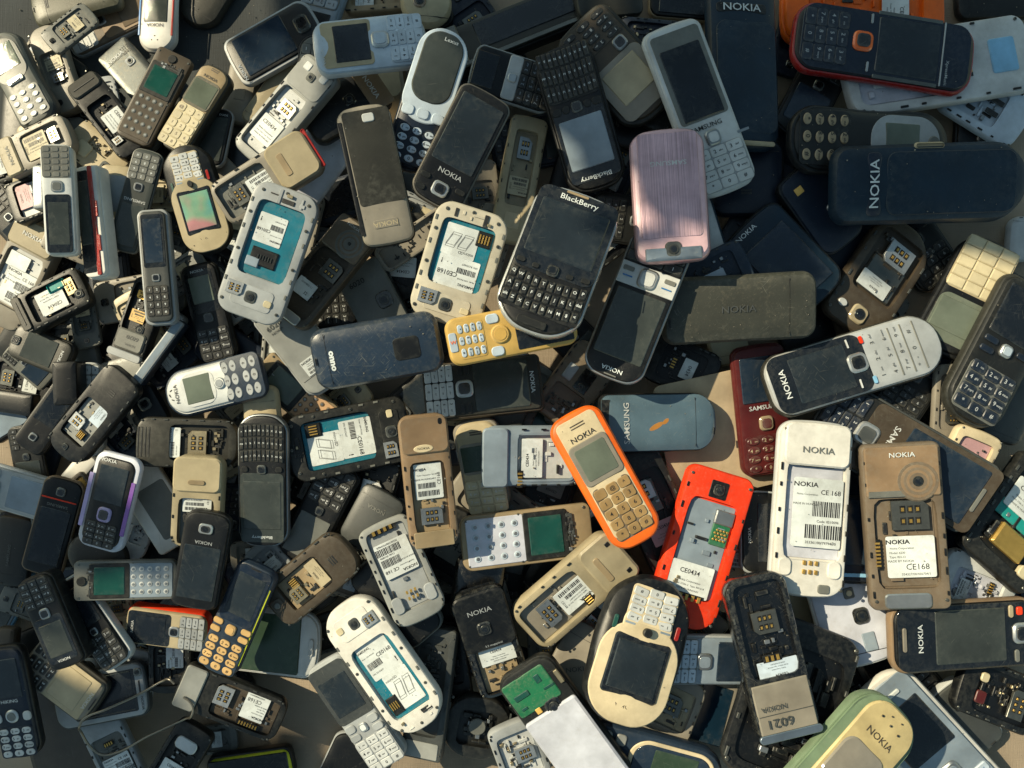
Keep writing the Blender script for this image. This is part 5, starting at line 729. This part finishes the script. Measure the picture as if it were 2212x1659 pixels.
# ---- dark phones at the bottom of the heap, seen in the gaps
FILL = [
 (500,330,'black','front'),(560,470,'char','open'),(640,130,'char','back'),(760,420,'ink','front'),(700,480,'black','open'),(860,470,'black','front'),(930,420,'dgray','back'),
 (1040,440,'taupe','open'),(1180,300,'ink','front'),(1330,360,'ink','open'),(1400,280,'black','back'),(1390,480,'char','front'),(1330,500,'black','open'),(1730,60,'ink','open'),
 (1760,200,'black','front'),(1660,330,'ink','back'),(1730,330,'char','open'),(2120,320,'black','front'),(1640,470,'ink','open'),(1820,520,'ink','back'),(1970,500,'char','front'),
 (2170,640,'ink','back'),(2080,830,'black','open'),(1990,800,'char','front'),(1930,850,'ink','open'),(1720,640,'black','back'),(1460,600,'char','open'),(1250,740,'black','front'),
 (1110,800,'ink','open'),(900,660,'black','open'),(960,720,'char','front'),(640,640,'char','front'),(560,720,'black','open'),(520,780,'ink','back'),(480,570,'black','front'),
 (480,500,'char','open'),(380,640,'ink','front'),(300,760,'char','back'),(250,860,'black','front'),(260,940,'ink','open'),(320,1000,'black','front'),(480,1060,'char','open'),
 (500,1150,'ink','front'),(610,1180,'black','back'),(640,1050,'char','open'),(720,1020,'dgray','back'),(870,1120,'black','open'),(990,960,'ink','front'),(890,880,'char','front'),
 (1180,1080,'black','open'),(1280,1180,'ink','front'),(1330,1240,'black','open'),(1090,1230,'char','front'),(960,1300,'ink','back'),(960,1420,'black','open'),(1100,1440,'char','front'),
 (1140,1540,'black','open'),(1330,1560,'ink','front'),(1300,1500,'char','open'),(1480,1330,'black','front'),(1500,1500,'ink','back'),(1600,1340,'char','open'),(1560,1260,'black','front'),
 (1830,1060,'ink','front'),(1870,1290,'black','open'),(2060,1210,'char','front'),(2080,1110,'ink','back'),(1930,1440,'black','front'),(1830,1500,'char','open'),(2150,1320,'ink','open'),
 (70,520,'black','front'),(150,580,'char','open'),(230,560,'ink','front'),(270,620,'black','open'),(60,700,'char','back'),(40,820,'black','open'),(380,760,'ink','open'),
 (60,1000,'char','front'),(150,1240,'ink','front'),(60,1400,'black','back'),(280,1330,'char','front'),(300,1420,'black','open'),(420,1380,'ink','front'),(120,200,'soot','open'),
 (180,260,'soot','front'),(400,330,'soot','open'),(330,330,'soot','back'),(130,350,'soot','front'),(30,260,'char','back'),(520,270,'soot','open'),(1240,420,'black','back'),(1010,250,'ink','front'),(1040,70,'ink','open'),(880,60,'char','front'),(90,240,'taupe','open'),(160,330,'gray','back'),(20,350,'soot','open'),(250,330,'char','front'),(360,350,'dgray','front'),(260,500,'soot','open'),(380,520,'gray','open'),(30,480,'char','front'),(120,740,'dgray','open'),(200,720,'ink','front'),(300,640,'taupe','open'),(460,740,'soot','open'),(540,640,'gray','back'),(600,700,'dgray','open'),(90,960,'ink','back'),(250,1000,'char','open'),(290,1100,'soot','front'),(160,1120,'dgray','open'),(380,1230,'char','back'),(60,1170,'ink','open'),(240,1390,'dgray','front'),(380,1330,'ink','open'),(470,1440,'char','open'),(570,1300,'ink','front'),(700,1370,'soot','open'),(640,1240,'char','front'),(780,1200,'gray','open'),(900,1350,'char','open'),(750,900,'dgray','open'),(840,1000,'soot','back'),(1080,1100,'taupe','open'),(1200,980,'char','open'),(1350,1000,'ink','open'),(700,240,'char','open'),(560,320,'gray','open'),(1280,70,'ink','front'),(1450,180,'black','open')]
N1 = len(FILL)
FILL += [(70,120,'taupe','open'),(150,60,'gray','open'),(230,220,'silver','open'),(280,280,'gray','front'),(60,340,'sand','back'),(180,400,'mgray','open'),(360,420,'sand','open'),(480,380,'taupe','back'),
 (230,470,'silver','front'),(380,600,'mgray','open'),(150,530,'taupe','open'),(180,690,'gray','open'),(300,700,'sand','open'),(60,790,'gray','front'),(340,930,'taupe','open'),(270,800,'mgray','back'),
 (520,900,'gray','open'),(470,1010,'sand','open'),(300,1060,'silver','open'),(160,1200,'gray','open'),(560,1200,'taupe','open'),(270,1180,'mgray','back'),(60,1310,'gray','open'),(250,1300,'sand','open'),
 (300,1470,'silver','open'),(60,1450,'dgray','open'),(450,1600,'gray','open'),(600,1240,'silver','open'),(740,1250,'taupe','open'),(530,480,'gray','open'),(640,480,'taupe','open'),(480,640,'mgray','open'),
 (600,770,'gray','open'),(730,880,'sand','open'),(860,700,'gray','open'),(900,460,'silver','open'),(1060,520,'taupe','open'),(1140,850,'gray','open'),(1000,880,'sand','open'),(1260,900,'gray','open'),
 (1060,1280,'gray','open'),(960,1250,'taupe','open'),(1180,1420,'gray','open'),(1340,1320,'silver','open'),(1500,1380,'gray','open'),(1470,1560,'gray','open'),(1900,700,'gray','open'),(2060,880,'taupe','open'),(1800,1240,'silver','open')]
def near(x, y):
    best = None
    for q in PH:
        if q[1] >= NMAIN: continue
        d = math.hypot(q[4][0]-x, q[4][1]-y)
        if best is None or d < best[0]: best = (d, q)
    return best[1]
NMAIN = len(PH); _used = {}
_TXT = {'front': ('black', 'dark glass faced'), 'open': ('hollow', 'stripped open'), 'back': ('plain', 'closed plain backed')}
for i, (x, y, c, kd) in enumerate(FILL):
    q = near(x, y); R = random.Random(i*7+3); a = R.uniform(0, 360); sc = .8+.35*x/2212; L = R.uniform(195, 250)*sc; W = L*R.uniform(.42, .48)
    ref = q[3]
    dx, dy = x-q[4][0], y-q[4][1]
    side = ('right' if dx > 0 else 'left') if abs(dx) > abs(dy) else ('below' if dy > 0 else 'above')
    side = {'right': 'right of', 'left': 'left of'}.get(side, side)
    words = ref.split(); words = words[:9 if i < N1 else 8]
    while words[-1].rstrip(',') in ('a','an','the','and','with','in','of','at','its','on','under','beside','behind','beneath','below','from','by','to','over','above','near','lying','left','right','standing','beside','between','three','like','big','small','dark','white','black','upper','lower','bottom','two','pale','round','square','out','sticking','as','next','through','red','up'): words = words[:-1]
    short = ' '.join(words).rstrip(',')
    lab = '%s phone buried %s %s' % (_TXT[kd][1], side, short)
    if i >= N1: L *= .72; W *= .8; lab = lab.replace('phone buried', R.choice(['small chassis wedged', 'little shell wedged', 'compact carcass wedged']))
    geo = (x, y, L, W, a, W*.2); base_ = .5 if i < N1 else 2.3
    nm = {'front': 'bar_phone', 'open': 'opened_phone', 'back': 'bar_phone'}[kd]
    if kd == 'front': add(base_+R.random()*1.2, nm, lab, geo, F, c=c, face=c, scr=(0, 18, 76, 40), sc=R.choice(['screen', 'glass', 'dusty', 'glassb']), nav=(0, -8, K(w=22, ring=R.choice(['dgray', 'silver']))), kp=(0, -32, 80, 28, K(c='char', lc='silver', plate=c, sub=False)))
    elif kd == 'open': add(base_+R.random()*1.2, nm, lab, geo, O, c=c, pocket=(0, -6, 76, 64), rib=14, lab=(0, -14, 52, 36, K(kind='ce434', c=R.choice(['gray', 'silver', 'mgray', 'paper'] if i < N1 else ['paper', 'ivory', 'bluew']))), sim=(0, 12, K(w=40, h=30, c='gray')), cam=(0, 38, K(d=18)))
    else: add(base_+R.random()*1.2, nm, lab, geo, B, c=c, e=.14, cam=(0, 34, K(d=20)), slots=(0, -30, 24, 2))
# ---------------------------------------------------------------- the cloth the heap lies on, unseen sheets added to shade it
def cloth(name, x0, y0, x1, y1, nx, ny, z, amp, col, seed, edge=0):
    R = np.random.RandomState(seed); xs = np.linspace(x0, x1, nx); ys = np.linspace(y0, y1, ny); X, Y = np.meshgrid(xs, ys); Z = np.zeros_like(X)
    for _ in range(16):
        a = R.uniform(0, math.pi); f = R.uniform(.004, .02); Z += np.sin((X*math.cos(a)+Y*math.sin(a))*f+R.uniform(0, 6)+1.6*np.sin((Y*math.cos(a)-X*math.sin(a))*f*.4))*.006/f*R.uniform(.3, 1)
    Z = z+amp*(Z-Z.max())/(Z.max()-Z.min())
    if edge: X = X+edge*np.sin(Y*.012+2)*((X-x0)/(x1-x0))**4; Y = Y+edge*np.sin(X*.015)*((ys.max()-Y)/(y1-y0))**4
    v = np.stack([X*S, Y*S, Z*S], -1).reshape(-1, 3).tolist(); f = [(j*nx+i, j*nx+i+1, (j+1)*nx+i+1, (j+1)*nx+i) for j in range(ny-1) for i in range(nx-1)]
    me = bpy.data.meshes.new(name); me.from_pydata(v, [], f); me.update(); me.polygons.foreach_set('use_smooth', [True]*len(f))
    m = bpy.data.materials.new(name+'_weave'); m.use_nodes = True; N = m.node_tree.nodes; Lk = m.node_tree.links; b = N['Principled BSDF']
    tc = N.new('ShaderNodeTexCoord'); n1 = N.new('ShaderNodeTexNoise'); n1.inputs['Scale'].default_value = 9; n1.inputs['Detail'].default_value = 8; Lk.new(tc.outputs['Object'], n1.inputs['Vector'])
    mx = N.new('ShaderNodeMix'); mx.data_type = 'RGBA'; mx.inputs['A'].default_value = tuple(c*.6 for c in col)+(1,); mx.inputs['B'].default_value = tuple(min(1, c*1.35) for c in col)+(1,)
    mr = N.new('ShaderNodeMapRange'); mr.inputs[1].default_value = .35; mr.inputs[2].default_value = .65; Lk.new(n1.outputs[0], mr.inputs[0]); Lk.new(mr.outputs[0], mx.inputs['Factor']); Lk.new(mx.outputs['Result'], b.inputs['Base Color'])
    hs = []
    for ax in (0, 1):
        mp = N.new('ShaderNodeMapping'); mp.inputs['Scale'].default_value = (1, .04, 1) if ax else (.04, 1, 1); Lk.new(tc.outputs['Object'], mp.inputs[0]); q = N.new('ShaderNodeTexNoise'); q.inputs['Scale'].default_value = 1800; q.inputs['Detail'].default_value = 1; Lk.new(mp.outputs[0], q.inputs['Vector']); hs.append(q)
    ad = N.new('ShaderNodeMath'); ad.operation = 'ADD'; Lk.new(hs[0].outputs[0], ad.inputs[0]); Lk.new(hs[1].outputs[0], ad.inputs[1])
    bp = N.new('ShaderNodeBump'); bp.inputs['Strength'].default_value = .6; bp.inputs['Distance'].default_value = .0004; Lk.new(ad.outputs[0], bp.inputs['Height']); Lk.new(bp.outputs[0], b.inputs['Normal']); b.inputs['Roughness'].default_value = .9
    me.materials.append(m); o = bpy.data.objects.new(name, me); SC.collection.objects.link(o); o['kind'] = 'structure'; return o
cloth('ground_cloth', -3500, -3000, 3500, 3000, 240, 200, 0, 14, (.25, .20, .145), 3)
cloth('dark_cloth', -2400, 330, -420, 2000, 160, 150, 15, 15, (.035, .04, .042), 5, 60)
def occluder(name, label, pts, h, col):
    """an unseen sheet added to cast shade, high above the heap on the sunny side; pts are where the outline of its shade falls, in picture units"""
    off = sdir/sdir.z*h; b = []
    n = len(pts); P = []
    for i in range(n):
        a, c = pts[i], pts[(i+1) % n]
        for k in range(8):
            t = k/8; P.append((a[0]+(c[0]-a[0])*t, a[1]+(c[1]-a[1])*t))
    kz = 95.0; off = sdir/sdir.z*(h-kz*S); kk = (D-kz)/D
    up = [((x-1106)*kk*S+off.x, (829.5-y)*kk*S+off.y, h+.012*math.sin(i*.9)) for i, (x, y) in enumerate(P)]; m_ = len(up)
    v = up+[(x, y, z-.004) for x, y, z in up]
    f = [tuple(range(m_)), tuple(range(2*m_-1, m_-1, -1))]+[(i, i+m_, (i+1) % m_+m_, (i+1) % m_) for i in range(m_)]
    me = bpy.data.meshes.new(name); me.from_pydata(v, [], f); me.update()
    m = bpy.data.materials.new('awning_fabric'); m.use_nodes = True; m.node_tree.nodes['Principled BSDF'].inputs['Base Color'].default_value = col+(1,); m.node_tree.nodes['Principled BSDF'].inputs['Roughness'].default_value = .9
    me.materials.append(m); o = bpy.data.objects.new(name, me); SC.collection.objects.link(o); o['label'] = label; o['category'] = 'occluder'
OCCL = [('market_awning', 'dark stall awning high above that shades the upper right of the heap', [(1330,-900),(1345,60),(1300,300),(1345,440),(1440,455),(1535,500),(1580,590),(1500,640),(1475,655),(1560,640),(1610,628),(1690,600),(1760,640),(1800,560),(1880,590),(1960,520),(2300,600),(3200,620),(3200,-900)], .95),
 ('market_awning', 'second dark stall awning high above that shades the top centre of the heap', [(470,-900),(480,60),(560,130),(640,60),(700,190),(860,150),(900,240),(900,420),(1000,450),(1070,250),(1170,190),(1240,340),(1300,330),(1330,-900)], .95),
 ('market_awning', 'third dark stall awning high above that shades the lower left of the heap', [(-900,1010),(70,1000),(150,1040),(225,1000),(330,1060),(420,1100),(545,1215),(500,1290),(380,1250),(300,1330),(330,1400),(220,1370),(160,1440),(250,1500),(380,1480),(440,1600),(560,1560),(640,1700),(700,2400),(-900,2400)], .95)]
for a in OCCL: occluder(*a, (.02, .02, .022))  # added sheets out of view, outlined to drop the shade patches on the heap
PH.sort(key=lambda q: (q[0], q[1]))
for order, i, name, label, geo, fn, kw in PH:
    kw = dict(kw); pk = {k_: kw.pop(k_) for k_ in ('tilt', 'maxs', 'cat') if k_ in kw}
    P = Ph(name, label, *geo, **pk); fn(P, **kw)
# ---- bent wire loop lying over the phones at the lower left
def hz(x, y, k=1.0): 
    i = int((x-GX0)/GS); j = int((y-GY0)/GS); return H[max(0, j-2):j+3, max(0, i-2):i+3].max()
W0 = [(377,1477),(366,1468),(352,1471),(300,1500),(230,1532),(178,1556),(172,1568),(176,1582),(205,1622),(222,1630),(250,1626),(320,1590),(400,1553),(414,1546),(417,1530),(410,1516),(396,1506)]
cu = bpy.data.curves.new('bent_wire', 'CURVE'); cu.dimensions = '3D'; cu.bevel_depth = 2.4*S; cu.bevel_resolution = 3; sp = cu.splines.new('BEZIER'); sp.bezier_points.add(len(W0)-1)
zs = []
for x, y in W0:
    z = 60
    for _ in range(3): k = (D-z)/D; z = hz((x-1106)*k, (829.5-y)*k)+6
    zs.append(z)
zs = [max(zs[max(0, i-1):i+2]) for i in range(len(zs))]
for bpt, (x, y), z in zip(sp.bezier_points, W0, zs):
    k = (D-z)/D; bpt.co = ((x-1106)*k*S, (829.5-y)*k*S, z*S); bpt.handle_left_type = bpt.handle_right_type = 'AUTO'
wo_ = bpy.data.objects.new('bent_wire', cu); SC.collection.objects.link(wo_)
me = bpy.data.meshes.new_from_object(wo_.evaluated_get(bpy.context.evaluated_depsgraph_get())); bpy.data.objects.remove(wo_)
me.name = 'bent_wire'; me.materials.clear(); me.materials.append(metal('taupe')); wo_ = bpy.data.objects.new('bent_wire', me); SC.collection.objects.link(wo_)
wo_['label'] = 'loop of bent grey wire lying over phones at the lower left'; wo_['category'] = 'wire'
# ---- grit and plastic crumbs over everything
R = random.Random(11); gb = MB(); cnt = 0
while cnt < 1500:
    x, y = R.uniform(-1090, 1090), R.uniform(-820, 820); i = int((x-GX0)/GS); j = int((y-GY0)/GS); q = H[j-1:j+2, i-1:i+2]
    if q.max()-q.min() > 4: continue
    z = q.mean() if q.mean() > 1 else 14; r = R.uniform(.5, 1.7)*(1.6 if R.random() < .06 else 1); a = R.uniform(0, 6); i0 = len(gb.v); n_ = 4
    for k_ in range(n_): gb.v.append((x+r*math.cos(a+k_*1.57)*R.uniform(.5, 1.2), y+r*math.sin(a+k_*1.57)*R.uniform(.5, 1.2), z-.6))
    gb.v.append((x+R.uniform(-.3, .3)*r, y, z+r*R.uniform(.5, .9))); gb.f += [(i0+k_, i0+(k_+1) % n_, i0+n_) for k_ in range(n_)]; cnt += 1
go = gb.build('grit', plastic('taupe'), None, S, False); go['kind'] = 'stuff'; go['label'] = 'pale grit and plastic crumbs scattered over the phones'
print('phones', len(PH), 'max height', H.max(), 'objects', len(bpy.data.objects))
